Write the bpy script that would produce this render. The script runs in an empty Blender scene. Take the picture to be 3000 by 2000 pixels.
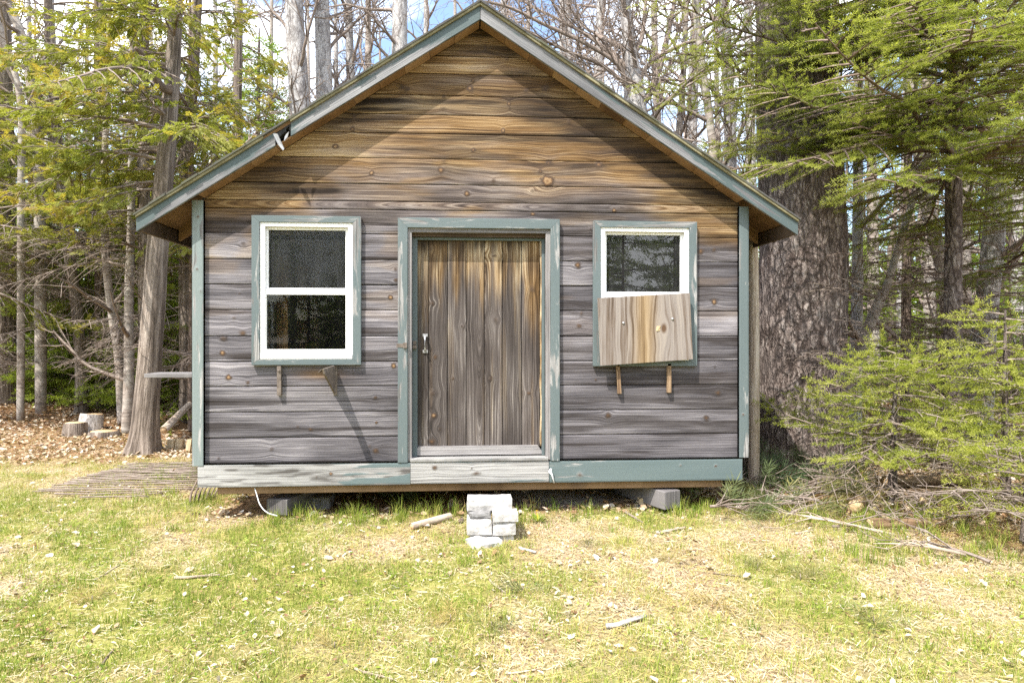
import bpy, math, random
import numpy as np
R = math.radians
S = bpy.context.scene
C = S.collection

# ------------------------------------------------------------------ camera, sky, sun, exposure
CAM = np.array([0.0, -4.866, 1.25]); PSI = R(3.81); F = 2000.0
cd = bpy.data.cameras.new('camera'); cam = bpy.data.objects.new('camera', cd); C.objects.link(cam)
cd.sensor_width = 36.0; cd.lens = 24.0; cd.shift_y = -0.002; cd.clip_start = 0.05; cd.clip_end = 900
cam.location = CAM; cam.rotation_euler = (R(90), 0, -PSI)
S.camera = cam
SUN = np.array([0.9, 1.0, -2.1]); SUN /= np.linalg.norm(SUN)          # direction the light travels
elev = math.asin(-SUN[2]); az = math.atan2(-SUN[0], -SUN[1])            # azimuth of the sun, from +y towards +x
w = bpy.data.worlds.new('World'); S.world = w; w.use_nodes = True
nt = w.node_tree; nt.nodes.clear()
out = nt.nodes.new('ShaderNodeOutputWorld'); bg = nt.nodes.new('ShaderNodeBackground')
sky = nt.nodes.new('ShaderNodeTexSky'); sky.sky_type = 'NISHITA'; sky.sun_disc = False
sky.sun_elevation = elev; sky.sun_rotation = az; sky.air_density = 1.0; sky.dust_density = 1.5; sky.ozone_density = 1.0
tc = nt.nodes.new('ShaderNodeTexCoord'); mp = nt.nodes.new('ShaderNodeMapping'); mp.inputs['Scale'].default_value = (1.6, 1.6, 4.0)
cn = nt.nodes.new('ShaderNodeTexNoise'); cn.inputs['Scale'].default_value = 1.7; cn.inputs['Detail'].default_value = 7
cr = nt.nodes.new('ShaderNodeValToRGB'); cr.color_ramp.elements[0].position = 0.42; cr.color_ramp.elements[1].position = 0.66
mx = nt.nodes.new('ShaderNodeMix'); mx.data_type = 'RGBA'; mx.inputs[7].default_value = (9.5, 9.7, 10.0, 1)
nt.links.new(tc.outputs['Generated'], mp.inputs['Vector']); nt.links.new(mp.outputs[0], cn.inputs['Vector'])
nt.links.new(cn.outputs['Fac'], cr.inputs[0]); nt.links.new(cr.outputs[0], mx.inputs[0]); nt.links.new(sky.outputs[0], mx.inputs[6])
nt.links.new(mx.outputs[2], bg.inputs[0]); bg.inputs[1].default_value = 0.15; nt.links.new(bg.outputs[0], out.inputs[0])
sd = bpy.data.lights.new('sun', 'SUN'); sd.energy = 3.4; sd.angle = R(0.5); sd.color = (1.0, 0.95, 0.87)
so = bpy.data.objects.new('sun', sd); C.objects.link(so); so.location = (-8, -10, 20)
from mathutils import Vector, Matrix
so.rotation_euler = Vector(SUN).to_track_quat('-Z', 'Y').to_euler()
S.view_settings.view_transform = 'Standard'; S.view_settings.look = 'None'; S.view_settings.exposure = 1.47; S.view_settings.gamma = 1.0
S.cycles.max_bounces = 8; S.cycles.transparent_max_bounces = 16; S.cycles.diffuse_bounces = 3
S.cycles.use_denoising = False; S.cycles.sample_clamp_indirect = 4.0

# ------------------------------------------------------------------ helpers
cs, sn = math.cos(PSI), math.sin(PSI)
def ray(px, py):
    u = (px - 1500) / F; v = (994 - py) / F
    return np.array([cs * u + sn, cs - sn * u, v])
def onY(px, py, Y=0.0):
    d = ray(px, py); return CAM + d * ((Y - CAM[1]) / d[1])
def P(px, py, depth): return CAM + ray(px, py) * depth
def X(px, Y=0.0): return float(onY(px, 994, Y)[0])
def Z(py, px, Y=0.0): return float(onY(px, py, Y)[2])
def nrm(a): a = np.asarray(a, float); return a / (np.linalg.norm(a, axis=-1, keepdims=True) + 1e-12)

def _h(ix, iy, iz):
    n = (ix * 374761393 + iy * 668265263 + iz * 2147483647) & 0x7fffffff
    n = ((n ^ (n >> 13)) * 1274126177) & 0x7fffffff
    n = (n ^ (n >> 16)) & 0xffff
    return n / 65535.0
def vn(x, y, z=0.0):
    x = np.asarray(x, float); y = np.asarray(y, float); z = np.asarray(z, float) + 0 * x
    xi, yi, zi = (np.floor(a).astype(np.int64) for a in (x, y, z)); fx, fy, fz = x - xi, y - yi, z - zi
    fx, fy, fz = (f * f * (3 - 2 * f) for f in (fx, fy, fz)); r = 0
    for a in (0, 1):
        for b in (0, 1):
            for c in (0, 1):
                r = r + _h(xi + a, yi + b, zi + c) * (fx if a else 1 - fx) * (fy if b else 1 - fy) * (fz if c else 1 - fz)
    return r
def fbm(x, y, z=0.0, o=4):
    r, a, t = 0, 0.5, 0
    for k in range(o):
        r = r + a * vn(x * 2 ** k + 17.3 * k, y * 2 ** k + 5.1 * k, z * 2 ** k if np.ndim(z) else z + k); t += a; a *= 0.5
    return r / t
def sst(a, b, x): t = np.clip((x - a) / (b - a), 0, 1); return t * t * (3 - 2 * t)

class MB:
    """collects faces for ONE mesh object"""
    def __init__(s): s.v = []; s.g = []; s.m = []; s.t = []; s.q = []; s.r = []; s.n = 0
    def add(s, v, quads=None, tris=None, grain=None, mask=None, tint=0.0, mat=0, smooth=False):
        v = np.asarray(v, float).reshape(-1, 3); k = len(v)
        s.v.append(v); s.g.append(np.zeros((k, 3)) + (v if grain is None else grain)); s.m.append(np.zeros((k, 3)) + (0 if mask is None else mask))
        s.t.append(np.zeros(k) + tint)
        for f, L in ((quads, s.q), (tris, s.r)):
            if f is not None and len(f): L.append((np.asarray(f, np.int64) + s.n, mat, smooth))
        s.n += k
    def build(s, name, mats, parent=None, bevel=0.0):
        me = bpy.data.meshes.new(name)
        v = np.concatenate(s.v); me.vertices.add(len(v)); me.vertices.foreach_set('co', v.astype(np.float32).ravel())
        lp, st, mi, sm = [], [], [], []; off = 0
        for L, k in ((s.q, 4), (s.r, 3)):
            for f, mt, smo in L:
                lp.append(f.ravel()); st.append(off + np.arange(len(f)) * k); off += f.size
                mi.append(np.full(len(f), mt)); sm.append(np.full(len(f), smo))
        lp = np.concatenate(lp); st = np.concatenate(st)
        me.loops.add(len(lp)); me.loops.foreach_set('vertex_index', lp.astype(np.int32))
        me.polygons.add(len(st)); me.polygons.foreach_set('loop_start', st.astype(np.int32))
        me.polygons.foreach_set('material_index', np.concatenate(mi).astype(np.int32))
        me.polygons.foreach_set('use_smooth', np.concatenate(sm).astype(bool))
        for nm, dat, ty, key in (('grain', s.g, 'FLOAT_VECTOR', 'vector'), ('mask', s.m, 'FLOAT_VECTOR', 'vector'), ('tint', s.t, 'FLOAT', 'value')):
            a = me.attributes.new(nm, ty, 'POINT'); a.data.foreach_set(key, np.concatenate(dat).astype(np.float32).ravel())
        for m in (mats if isinstance(mats, (list, tuple)) else [mats]): me.materials.append(m)
        me.update(calc_edges=True); me.validate()
        o = bpy.data.objects.new(name, me); C.objects.link(o)
        if parent is not None:
            o.parent = parent
            if parent.type == 'EMPTY': o.matrix_parent_inverse = Matrix.Translation(-parent.location)
        if bevel:
            b = o.modifiers.new('bevel', 'BEVEL'); b.width = bevel; b.segments = 2; b.limit_method = 'ANGLE'; b.angle_limit = R(40)
        return o
def tag(o, label=None, cat=None, group=None, kind=None):
    if label: o['label'] = label
    if cat: o['category'] = cat
    if group: o['group'] = group
    if kind: o['kind'] = kind
    return o
def thing(name, label, cat, loc=(0, 0, 0), rz=0.0, group=None):
    o = bpy.data.objects.new(name, None); C.objects.link(o); o.location = loc; o.rotation_euler = (0, 0, rz); o.empty_display_size = 0.2
    return tag(o, label, cat, group)
def center(o):
    """move a mesh thing's origin to the bottom middle of its own shape"""
    me = o.data; n = len(me.vertices); a = np.empty(n * 3, np.float32); me.vertices.foreach_get('co', a); a = a.reshape(-1, 3)
    c = (a.min(0) + a.max(0)) / 2; c[2] = a[:, 2].min(); me.vertices.foreach_set('co', (a - c).ravel()); me.update(); o.location = tuple(map(float, c)); return o
def dup(o, loc, rz, scale=1.0, label=None):
    c = o.copy(); C.objects.link(c); c.location = loc; c.rotation_euler = (0, 0, rz); c.scale = (scale,) * 3
    if label: c['label'] = label
    for ch in list(o.children):
        d = ch.copy(); C.objects.link(d); d.parent = c
    return c

BOXQ = [(0, 1, 3, 2), (4, 6, 7, 5), (0, 4, 5, 1), (2, 3, 7, 6), (0, 2, 6, 4), (1, 5, 7, 3)]
_bs = [0]
def box(mb, x0, x1, y0, y1, z0, z1, axis=0, mat=0, mask=None, M=None, jit=0.0):
    v = np.array([(x, y, z) for x in (x0, x1) for y in (y0, y1) for z in (z0, z1)], float)
    g = v[:, [axis] + [a for a in (0, 1, 2) if a != axis]].copy(); _bs[0] += 1; g += _bs[0] * np.array([3.7, 0.31, 0.17])
    if jit: v += np.random.RandomState(_bs[0]).uniform(-jit, jit, v.shape)
    if M is not None: v = np.array([M @ Vector(p) for p in v])
    mb.add(v, BOXQ, grain=g, mat=mat, mask=mask)
def prism(mb, poly, y0, y1, axis=0, mat=0, mask=None, along=None):
    """polygon in xz (counter-clockwise seen from -y) extruded from y0 to y1; quads only polygons of 4"""
    p = np.array(poly, float); v = np.array([(a, y0, b) for a, b in p] + [(a, y1, b) for a, b in p]); n = len(p)
    if along is None: g = v[:, [axis] + [a for a in (0, 1, 2) if a != axis]].copy()
    else:
        d = np.array([along[0], 0.0, along[1]], float); d /= np.linalg.norm(d); e = np.array([-d[2], 0, d[0]]); g = np.stack([v @ d, v @ e, v[:, 1]], 1)
    _bs[0] += 1; g += _bs[0] * np.array([3.7, 0.31, 0.17])
    q = [(i, i + n, (i + 1) % n + n, (i + 1) % n) for i in range(n)]
    if n == 4: mb.add(v, [(0, 1, 2, 3), (7, 6, 5, 4)] + q, grain=g, mat=mat, mask=mask)
    else: mb.add(v, q, [(0, i, i + 1) for i in range(1, n - 1)] + [(n, n + i + 1, n + i) for i in range(1, n - 1)], grain=g, mat=mat, mask=mask)
def tube(mb, pts, rad, sides=6, rough=0.0, seed=0.0, mat=0, tint=0.0, cap=True, flut=0.0, mask=None, squash=1.0):
    p = np.asarray(pts, float); n = len(p); r = np.zeros(n) + rad
    t = np.gradient(p, axis=0); t = nrm(t); a = np.array([0, 0, 1.0]) if abs(t[0][2]) < 0.9 else np.array([1.0, 0, 0])
    u = nrm(np.cross(t, a)); v = np.cross(t, u)
    th = np.arange(sides) * 2 * math.pi / sides; c, s_ = np.cos(th), np.sin(th)
    L = np.concatenate([[0], np.cumsum(np.linalg.norm(np.diff(p, axis=0), axis=1))])
    rr = np.repeat(r[:, None], sides, 1); Lg = np.repeat(L[:, None], sides, 1); cg = np.repeat(c[None], n, 0); sg = np.repeat(s_[None], n, 0)
    if rough: rr = rr * (1 + rough * (fbm(Lg * 3.0 + seed, cg * 2 + seed, sg * 2, 3) - 0.5) * 2)
    if flut: rr = rr * (1 + flut * np.exp(-Lg / 0.25) * (0.6 + np.sin(th * 5 + seed)[None] * 0.5))
    V = p[:, None] + rr[..., None] * (u[:, None] * cg[..., None] + squash * v[:, None] * sg[..., None])
    G = np.stack([Lg + seed * 3.1, cg * r.mean() + seed, sg * r.mean()], -1)
    i = np.arange(n - 1)[:, None] * sides; j = np.arange(sides)[None]; j2 = (j + 1) % sides
    q = np.stack([i + j, i + j2, i + sides + j2, i + sides + j], -1).reshape(-1, 4)
    V = V.reshape(-1, 3); G = G.reshape(-1, 3)
    tr = []
    if cap:
        k = len(V); V = np.concatenate([V, p[[0, -1]]]); G = np.concatenate([G, G[[0, -1]]])
        jj = np.arange(sides); tr = np.concatenate([np.stack([jj, np.full(sides, k), (jj + 1) % sides], -1), np.stack([k - sides + jj, k - sides + (jj + 1) % sides, np.full(sides, k + 1)], -1)])
    mb.add(V, q, tr, grain=G, mat=mat, tint=tint, smooth=True, mask=mask)
def spline(pts, n):
    p = np.asarray(pts, float); t = np.linspace(0, len(p) - 1, n); i = np.clip(t.astype(int), 0, len(p) - 2); f = (t - i)[:, None]
    g = lambda k: p[np.clip(k, 0, len(p) - 1)]
    a, b, c, d = g(i - 1), g(i), g(i + 1), g(i + 2)
    return 0.5 * (2 * b + (c - a) * f + (2 * a - 5 * b + 4 * c - d) * f ** 2 + (3 * b - a - 3 * c + d) * f ** 3)

# ------------------------------------------------------------------ materials (node based)
class NT:
    def __init__(s, name):
        s.m = bpy.data.materials.new(name); s.m.use_nodes = True; s.t = s.m.node_tree; s.t.nodes.clear(); s.o = s.n('ShaderNodeOutputMaterial')
    def n(s, ty, props=None, **inp):
        nd = s.t.nodes.new(ty)
        for k, v in (props or {}).items(): setattr(nd, k, v)
        for k, v in inp.items(): s.set(nd.inputs[int(k[1:]) if k[0] == '_' else k.replace('__', ' ')], v)
        return nd
    def set(s, sock, v):
        if hasattr(v, 'is_output'): s.t.links.new(v, sock)
        elif isinstance(v, bpy.types.Node): s.t.links.new(v.outputs[0], sock)
        else: sock.default_value = (tuple(v) + (1,) if sock.type == 'RGBA' and len(v) == 3 else v) if hasattr(v, '__len__') else v
    def attr(s, nm): return s.n('ShaderNodeAttribute', {'attribute_name': nm})
    def map(s, vec, sc): return s.n('ShaderNodeMapping', Vector=vec, Scale=sc).outputs[0]
    def noise(s, vec, scale=1.0, detail=4.0, rough=0.55, dist=0.0): return s.n('ShaderNodeTexNoise', Vector=vec, Scale=scale, Detail=detail, Roughness=rough, Distortion=dist).outputs['Fac']
    def ramp(s, fac, stops):
        nd = s.n('ShaderNodeValToRGB'); s.set(nd.inputs[0], fac); el = nd.color_ramp.elements
        while len(el) < len(stops): el.new(0.5)
        for e, (p, c) in zip(el, stops): e.position = p; e.color = (tuple(c) + (1,)) if hasattr(c, '__len__') else (c, c, c, 1)
        return nd.outputs[0]
    def mix(s, f, a, b, mode='MIX'):
        nd = s.n('ShaderNodeMix', {'data_type': 'RGBA', 'blend_type': mode}); s.set(nd.inputs[0], f); s.set(nd.inputs[6], a); s.set(nd.inputs[7], b); return nd.outputs[2]
    def math(s, op, a, b=0.0, clamp=False):
        nd = s.n('ShaderNodeMath', {'operation': op, 'use_clamp': clamp}); s.set(nd.inputs[0], a); s.set(nd.inputs[1], b); return nd.outputs[0]
    def sep(s, v): return s.n('ShaderNodeSeparateXYZ', _0=v).outputs
    def bsdf(s, col, rough=0.8, bump=None, bstr=0.3, bdist=0.01, spec=0.3, metal=0.0):
        p = s.n('ShaderNodeBsdfPrincipled', Base__Color=col, Roughness=rough, Metallic=metal); p.inputs['Specular IOR Level'].default_value = spec
        if bump is not None:
            b = s.n('ShaderNodeBump', Height=bump, Strength=bstr, Distance=bdist); s.t.links.new(b.outputs[0], p.inputs['Normal'])
        return p
    def end(s, sh): s.t.links.new(sh.outputs[0] if isinstance(sh, bpy.types.Node) else sh, s.o.inputs[0]); return s.m

def wood_core(t, grey, warm, knotc=True, fine=1.0):
    g = t.attr('grain').outputs['Vector']; mk = t.sep(t.attr('mask').outputs['Vector'])
    n1 = t.noise(t.map(g, (0.65, 140 * fine, 1)), 1, 5, 0.70, 0.0); n2 = t.noise(t.map(g, (5, 330 * fine, 1)), 1, 3, 0.6)
    n3 = t.noise(t.map(g, (1.1, 3.5, 1)), 1, 3, 0.5)
    f = t.math('ADD', t.math('MULTIPLY', n1, 0.66), t.math('MULTIPLY', n2, 0.34))
    f = t.math('ADD', f, t.math('MULTIPLY', t.math('SUBTRACT', n3, 0.5), 0.42))
    cg = t.ramp(f, [(0.365, grey[0]), (0.46, grey[1]), (0.55, grey[2]), (0.67, grey[3])])
    cw = t.ramp(f, [(0.37, warm[0]), (0.485, warm[1]), (0.625, warm[2])])
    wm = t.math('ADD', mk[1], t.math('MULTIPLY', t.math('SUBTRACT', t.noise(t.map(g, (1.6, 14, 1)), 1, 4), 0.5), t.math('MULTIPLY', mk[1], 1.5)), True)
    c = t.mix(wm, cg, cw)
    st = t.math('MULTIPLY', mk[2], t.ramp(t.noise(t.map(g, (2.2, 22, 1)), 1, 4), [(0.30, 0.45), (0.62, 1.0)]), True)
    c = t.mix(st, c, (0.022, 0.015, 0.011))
    crack = t.ramp(t.noise(t.map(g, (0.8, 120 * fine, 1)), 1, 2, 0.5), [(0.25, 1.0), (0.29, 0.0)])
    c = t.mix(t.math('MULTIPLY', crack, 0.75), c, (0.02, 0.017, 0.015))
    if knotc:
        kc = t.ramp(mk[0], [(0.0, (0.05, 0.035, 0.025)), (0.46, (0.075, 0.05, 0.035)), (0.56, (0.15, 0.085, 0.045)), (0.70, (0.30, 0.20, 0.11)), (1.0, (0.13, 0.06, 0.028))])
        c = t.mix(t.ramp(mk[0], [(0.12, 0.0), (0.42, 1.0)]), c, kc)
    h = t.math('SUBTRACT', f, t.math('MULTIPLY', crack, 0.5))
    tn = t.math('ADD', t.attr('tint').outputs['Fac'], 1.0); c = t.mix(1.0, c, t.n('ShaderNodeCombineColor', _0=tn, _1=tn, _2=tn).outputs[0], 'MULTIPLY')
    return c, h, mk, g
def wood(name, grey, warm=None, bstr=0.55, knotc=True, rough=0.85, fine=1.0):
    t = NT(name); c, h, mk, g = wood_core(t, grey, warm or grey[:3], knotc, fine); return t.end(t.bsdf(c, rough, h, bstr, 0.006, 0.2))
GREY = [(0.034, 0.031, 0.034), (0.098, 0.091, 0.099), (0.185, 0.172, 0.184), (0.41, 0.385, 0.395)]
WARM = [(0.045, 0.024, 0.011), (0.190, 0.110, 0.046), (0.46, 0.335, 0.185)]
M = {}
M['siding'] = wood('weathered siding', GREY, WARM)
M['door'] = wood('weathered door planks', [(0.026, 0.021, 0.019), (0.075, 0.062, 0.056), (0.125, 0.107, 0.098), (0.40, 0.36, 0.325)], [(0.05, 0.027, 0.010), (0.21, 0.130, 0.06), (0.62, 0.52, 0.36)])
M['raw'] = wood('raw brown timber', [(0.10, 0.055, 0.028), (0.20, 0.115, 0.058), (0.27, 0.165, 0.09), (0.35, 0.23, 0.13)])
M['beam'] = wood('treated sill timber', [(0.14, 0.085, 0.045), (0.20, 0.125, 0.065), (0.25, 0.16, 0.09), (0.30, 0.20, 0.12)], bstr=0.2)
M['dark'] = wood('dark old timber', [(0.035, 0.024, 0.018), (0.07, 0.048, 0.034), (0.10, 0.07, 0.05), (0.14, 0.10, 0.075)])
M['greywood'] = wood('silver grey timber', [(0.08, 0.075, 0.075), (0.18, 0.17, 0.17), (0.27, 0.255, 0.25), (0.42, 0.40, 0.39)])
M['timber'] = wood('dull grey timber', [(0.05, 0.046, 0.046), (0.105, 0.097, 0.097), (0.155, 0.145, 0.145), (0.24, 0.225, 0.225)])
M['stud'] = wood('orange pine stud', [(0.42, 0.19, 0.06), (0.54, 0.27, 0.09), (0.62, 0.33, 0.125), (0.70, 0.42, 0.18)], bstr=0.1)
M['plate'] = wood('pale broken wood', [(0.30, 0.21, 0.12), (0.46, 0.36, 0.22), (0.58, 0.47, 0.31), (0.68, 0.58, 0.42)])
def plywood():
    t = NT('weathered plywood'); g = t.attr('grain').outputs['Vector']; mk = t.sep(t.attr('mask').outputs['Vector'])
    n1 = t.noise(t.map(g, (1.0, 42, 1)), 1, 4, 0.62, 0.35); n2 = t.noise(t.map(g, (4, 120, 1)), 1, 3)
    f = t.math('ADD', t.math('MULTIPLY', n1, 0.75), t.math('MULTIPLY', n2, 0.25))
    c = t.ramp(f, [(0.34, (0.050, 0.034, 0.024)), (0.43, (0.135, 0.102, 0.078)), (0.52, (0.215, 0.187, 0.168)), (0.68, (0.30, 0.262, 0.225))])
    c = t.mix(mk[1], c, t.ramp(f, [(0.34, (0.10, 0.06, 0.028)), (0.5, (0.26, 0.18, 0.095)), (0.7, (0.40, 0.31, 0.20))]))
    c = t.mix(t.ramp(mk[0], [(0.5, 0.0), (0.75, 1.0)]), c, (0.10, 0.06, 0.035))
    return t.end(t.bsdf(c, 0.8, f, 0.4, 0.004, 0.2))
M['plywood'] = plywood()
def paint(name, col, col2, peelbias=0.0, wood_cols=None):
    t = NT(name); c, h, mk, g = wood_core(t, wood_cols or [(0.045, 0.043, 0.041), (0.155, 0.150, 0.146), (0.275, 0.27, 0.262), (0.43, 0.425, 0.415)], wood_cols[:3] if wood_cols else [(0.12, 0.115, 0.11), (0.28, 0.275, 0.27), (0.50, 0.495, 0.48)], True)
    n = t.noise(t.map(g, (2.4, 16, 3)), 1, 5, 0.62, 0.5); n2 = t.noise(t.map(g, (1.0, 5, 2)), 1, 3)
    pc = t.mix(n2, col, col2); pc = t.mix(t.math('MULTIPLY', t.noise(t.map(g, (3, 130, 1)), 1, 3), 0.35), pc, (0.05, 0.07, 0.07))
    p = t.math('SUBTRACT', t.math('ADD', mk[1], peelbias), t.math('SUBTRACT', 1.0, n)); p = t.ramp(p, [(0.0, 0.0), (0.06, 1.0)])
    k = t.ramp(mk[0], [(0.12, 1.0), (0.4, 0.0)])
    cc = t.mix(p, c, pc); cc = t.mix(k, c, cc)
    return t.end(t.bsdf(cc, 0.6, t.math('ADD', h, t.math('MULTIPLY', p, 0.4)), 0.35, 0.004, 0.35))
M['green'] = paint('faded green trim paint', (0.088, 0.116, 0.121), (0.140, 0.170, 0.172), 0.30)
M['greenpale'] = paint('sun bleached green trim paint', (0.175, 0.212, 0.207), (0.235, 0.27, 0.262), 0.34)
M['skirt'] = paint('peeling green skirt paint', (0.092, 0.130, 0.136), (0.155, 0.192, 0.192), 0.28)
M['barge'] = paint('peeling green rake paint', (0.055, 0.080, 0.083), (0.095, 0.122, 0.122), 0.38, [(0.05, 0.05, 0.052), (0.12, 0.12, 0.125), (0.19, 0.19, 0.195), (0.33, 0.325, 0.32)])
def simple(name, c1, c2, scale=20, rough=0.6, bump=0.2, spec=0.4, metal=0.0, bd=0.004):
    t = NT(name); tc = t.n('ShaderNodeTexCoord').outputs['Object']; n = t.noise(tc, scale, 6, 0.6)
    return t.end(t.bsdf(t.ramp(n, [(0.3, c1), (0.7, c2)]), rough, n, bump, bd, spec, metal))
M['white'] = simple('white vinyl', (0.74, 0.745, 0.75), (0.80, 0.80, 0.80), 6, 0.35, 0.02)
M['steel'] = simple('dull galvanised metal', (0.30, 0.30, 0.31), (0.50, 0.50, 0.51), 60, 0.45, 0.1, 0.5, 0.7)
M['rust'] = simple('rusty dark metal', (0.10, 0.08, 0.065), (0.24, 0.20, 0.17), 40, 0.7, 0.3, 0.4, 0.4)
M['concrete'] = simple('pale concrete', (0.28, 0.27, 0.26), (0.54, 0.52, 0.50), 26, 0.9, 0.6, 0.2, 0, 0.008)
M['concdark'] = simple('grey concrete', (0.13, 0.125, 0.12), (0.24, 0.235, 0.23), 26, 0.9, 0.5, 0.2)
M['tin'] = simple('torn pale flashing', (0.22, 0.225, 0.235), (0.40, 0.405, 0.42), 14, 0.5, 0.3, 0.5, 0.2)
M['felt'] = simple('black roofing felt', (0.012, 0.012, 0.013), (0.05, 0.05, 0.052), 40, 0.9, 0.5)
M['cord'] = simple('white cord', (0.55, 0.55, 0.53), (0.72, 0.72, 0.70), 40, 0.6, 0.1)
M['moss'] = simple('mossy yellowed strip', (0.13, 0.115, 0.06), (0.26, 0.235, 0.145), 9, 0.85, 0.4)
def shingle():
    t = NT('asphalt shingles'); tc = t.n('ShaderNodeTexCoord').outputs['Object']; n = t.noise(tc, 60, 4, 0.7); n2 = t.noise(tc, 3, 3)
    br = t.n('ShaderNodeTexBrick', Vector=t.map(tc, (0, 1, 1)), Scale=3.2, Color1=(0.07, 0.068, 0.066, 1), Color2=(0.11, 0.105, 0.10, 1), Mortar=(0.02, 0.02, 0.02, 1))
    c = t.mix(n, br.outputs[0], (0.13, 0.125, 0.12)); c = t.mix(t.ramp(n2, [(0.45, 0.0), (0.7, 0.6)]), c, (0.12, 0.13, 0.05))
    return t.end(t.bsdf(c, 0.95, n, 0.5, 0.004))
M['shingle'] = shingle()
def glass(name, dust_haze, rough=0.02, ior=1.36, tintc=(0.95, 0.97, 0.97), dcol=0.09):
    t = NT(name); fr = t.n('ShaderNodeFresnel', IOR=ior); tr = t.n('ShaderNodeBsdfTransparent', Color=tintc); gl = t.n('ShaderNodeBsdfGlossy', Roughness=rough)
    a = t.n('ShaderNodeMixShader', _0=fr.outputs[0]); t.t.links.new(tr.outputs[0], a.inputs[1]); t.t.links.new(gl.outputs[0], a.inputs[2])
    tc = t.n('ShaderNodeTexCoord').outputs['Object']; n = t.noise(t.map(tc, (14, 14, 2.5)), 1, 5, 0.7); n2 = t.noise(tc, 45, 3, 0.7)
    f = t.math('MULTIPLY', t.ramp(n, [(0.35, 0.35), (0.75, 1.0)]), dust_haze); f = t.math('ADD', f, t.ramp(n2, [(0.74, 0.0), (0.80, 0.30)]), True)
    d = t.n('ShaderNodeBsdfDiffuse', Color=(dcol, dcol * 1.01, dcol * 1.02)); b = t.n('ShaderNodeMixShader', _0=f); t.t.links.new(a.outputs[0], b.inputs[1]); t.t.links.new(d.outputs[0], b.inputs[2])
    return t.end(b)
M['glass'] = glass('dusty window glass', 0.04); M['screen'] = glass('window glass behind insect screen', 0.42, 0.08, dcol=0.06)
M['mirrorglass'] = glass('reflecting glass with grey haze', 0.30, 0.01, 1.75, (0.35, 0.36, 0.37))  # strong grey diffuse share painted in as a soft reflection
def bark(name, cols, along=2.0, across=26.0, bstr=0.9, bd=0.02, kind='fis', lichen=0.0, lc=(0.42, 0.44, 0.40)):
    t = NT(name); g = t.attr('grain').outputs['Vector']
    n1 = t.noise(t.map(g, (along, across, across)), 1, 5, 0.62, 0.6); n2 = t.noise(t.map(g, (along * 6, across * 3, across * 3)), 1, 4, 0.6)
    f = t.math('ADD', t.math('MULTIPLY', n1, 0.7), t.math('MULTIPLY', n2, 0.3))
    if kind == 'plate':
        vo = t.n('ShaderNodeTexVoronoi', {'feature': 'DISTANCE_TO_EDGE'}, Vector=t.n('ShaderNodeVectorMath', {'operation': 'ADD'}, _0=t.map(g, (along * 1.1, across * 0.85, across * 0.85)), _1=t.n('ShaderNodeVectorMath', {'operation': 'SCALE'}, _0=t.n('ShaderNodeTexNoise', Vector=t.map(g, (along * 2.5, across, across)), Scale=1.0, Detail=4.0).outputs['Color'], Scale=1.5).outputs[0]).outputs[0], Scale=1.0)
        e = t.ramp(vo.outputs['Distance'], [(0.0, 0.0), (0.22, 1.0)]); f = t.math('MULTIPLY', t.math('ADD', f, 0.06), t.math('ADD', t.math('MULTIPLY', e, 0.32), 0.72))
    c = t.ramp(f, [(0.28, cols[0]), (0.46, cols[1]), (0.58, cols[2]), (0.74, cols[3])])
    if lichen:
        c = t.mix(t.math('MULTIPLY', t.ramp(t.noise(t.map(g, (3, 7, 7)), 1, 5, 0.7), [(0.46, 0.0), (0.60, 1.0)]), lichen), c, lc)
    return t.end(t.bsdf(c, 0.9, f, bstr, bd, 0.15))
M['cedarbark'] = bark('stringy cedar bark', [(0.035, 0.027, 0.022), (0.15, 0.120, 0.098), (0.31, 0.258, 0.218), (0.60, 0.53, 0.46)], 1.0, 26, 1.0, 0.05)
M['pinebark'] = bark('rough dark pine bark', [(0.026, 0.019, 0.016), (0.105, 0.080, 0.070), (0.215, 0.172, 0.153), (0.44, 0.385, 0.35)], 5.0, 22, 1.0, 0.06, 'plate', 0.15, (0.27, 0.25, 0.24))
M['palebark'] = bark('pale lichened maple bark', [(0.09, 0.08, 0.075), (0.24, 0.22, 0.21), (0.38, 0.36, 0.345), (0.56, 0.54, 0.53)], 5, 20, 0.8, 0.015, 'plate', 0.5, (0.55, 0.54, 0.52))
M['birchbark'] = bark('smooth banded birch bark', [(0.10, 0.085, 0.075), (0.24, 0.20, 0.17), (0.38, 0.33, 0.29), (0.56, 0.51, 0.47)], 16, 5, 0.5, 0.008, 'fis', 0.25)
M['twig'] = bark('grey twig bark', [(0.08, 0.06, 0.048), (0.185, 0.145, 0.12), (0.29, 0.24, 0.205), (0.45, 0.395, 0.35)], 9, 60, 0.3, 0.004)
M['twigdark'] = bark('brown twig bark', [(0.05, 0.035, 0.027), (0.13, 0.095, 0.075), (0.22, 0.17, 0.14), (0.34, 0.28, 0.24)], 9, 60, 0.3, 0.004)
M['cutwood'] = simple('fresh cut wood', (0.42, 0.27, 0.14), (0.62, 0.45, 0.27), 30, 0.8, 0.3)
M['deadwood'] = bark('bleached dead wood', [(0.16, 0.12, 0.09), (0.34, 0.27, 0.21), (0.48, 0.41, 0.34), (0.62, 0.56, 0.49)], 3, 40, 0.6, 0.01)
M['logbark'] = bark('rotting log bark', [(0.05, 0.03, 0.018), (0.16, 0.10, 0.06), (0.30, 0.21, 0.13), (0.44, 0.35, 0.24)], 2, 30, 0.9, 0.015)
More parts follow.
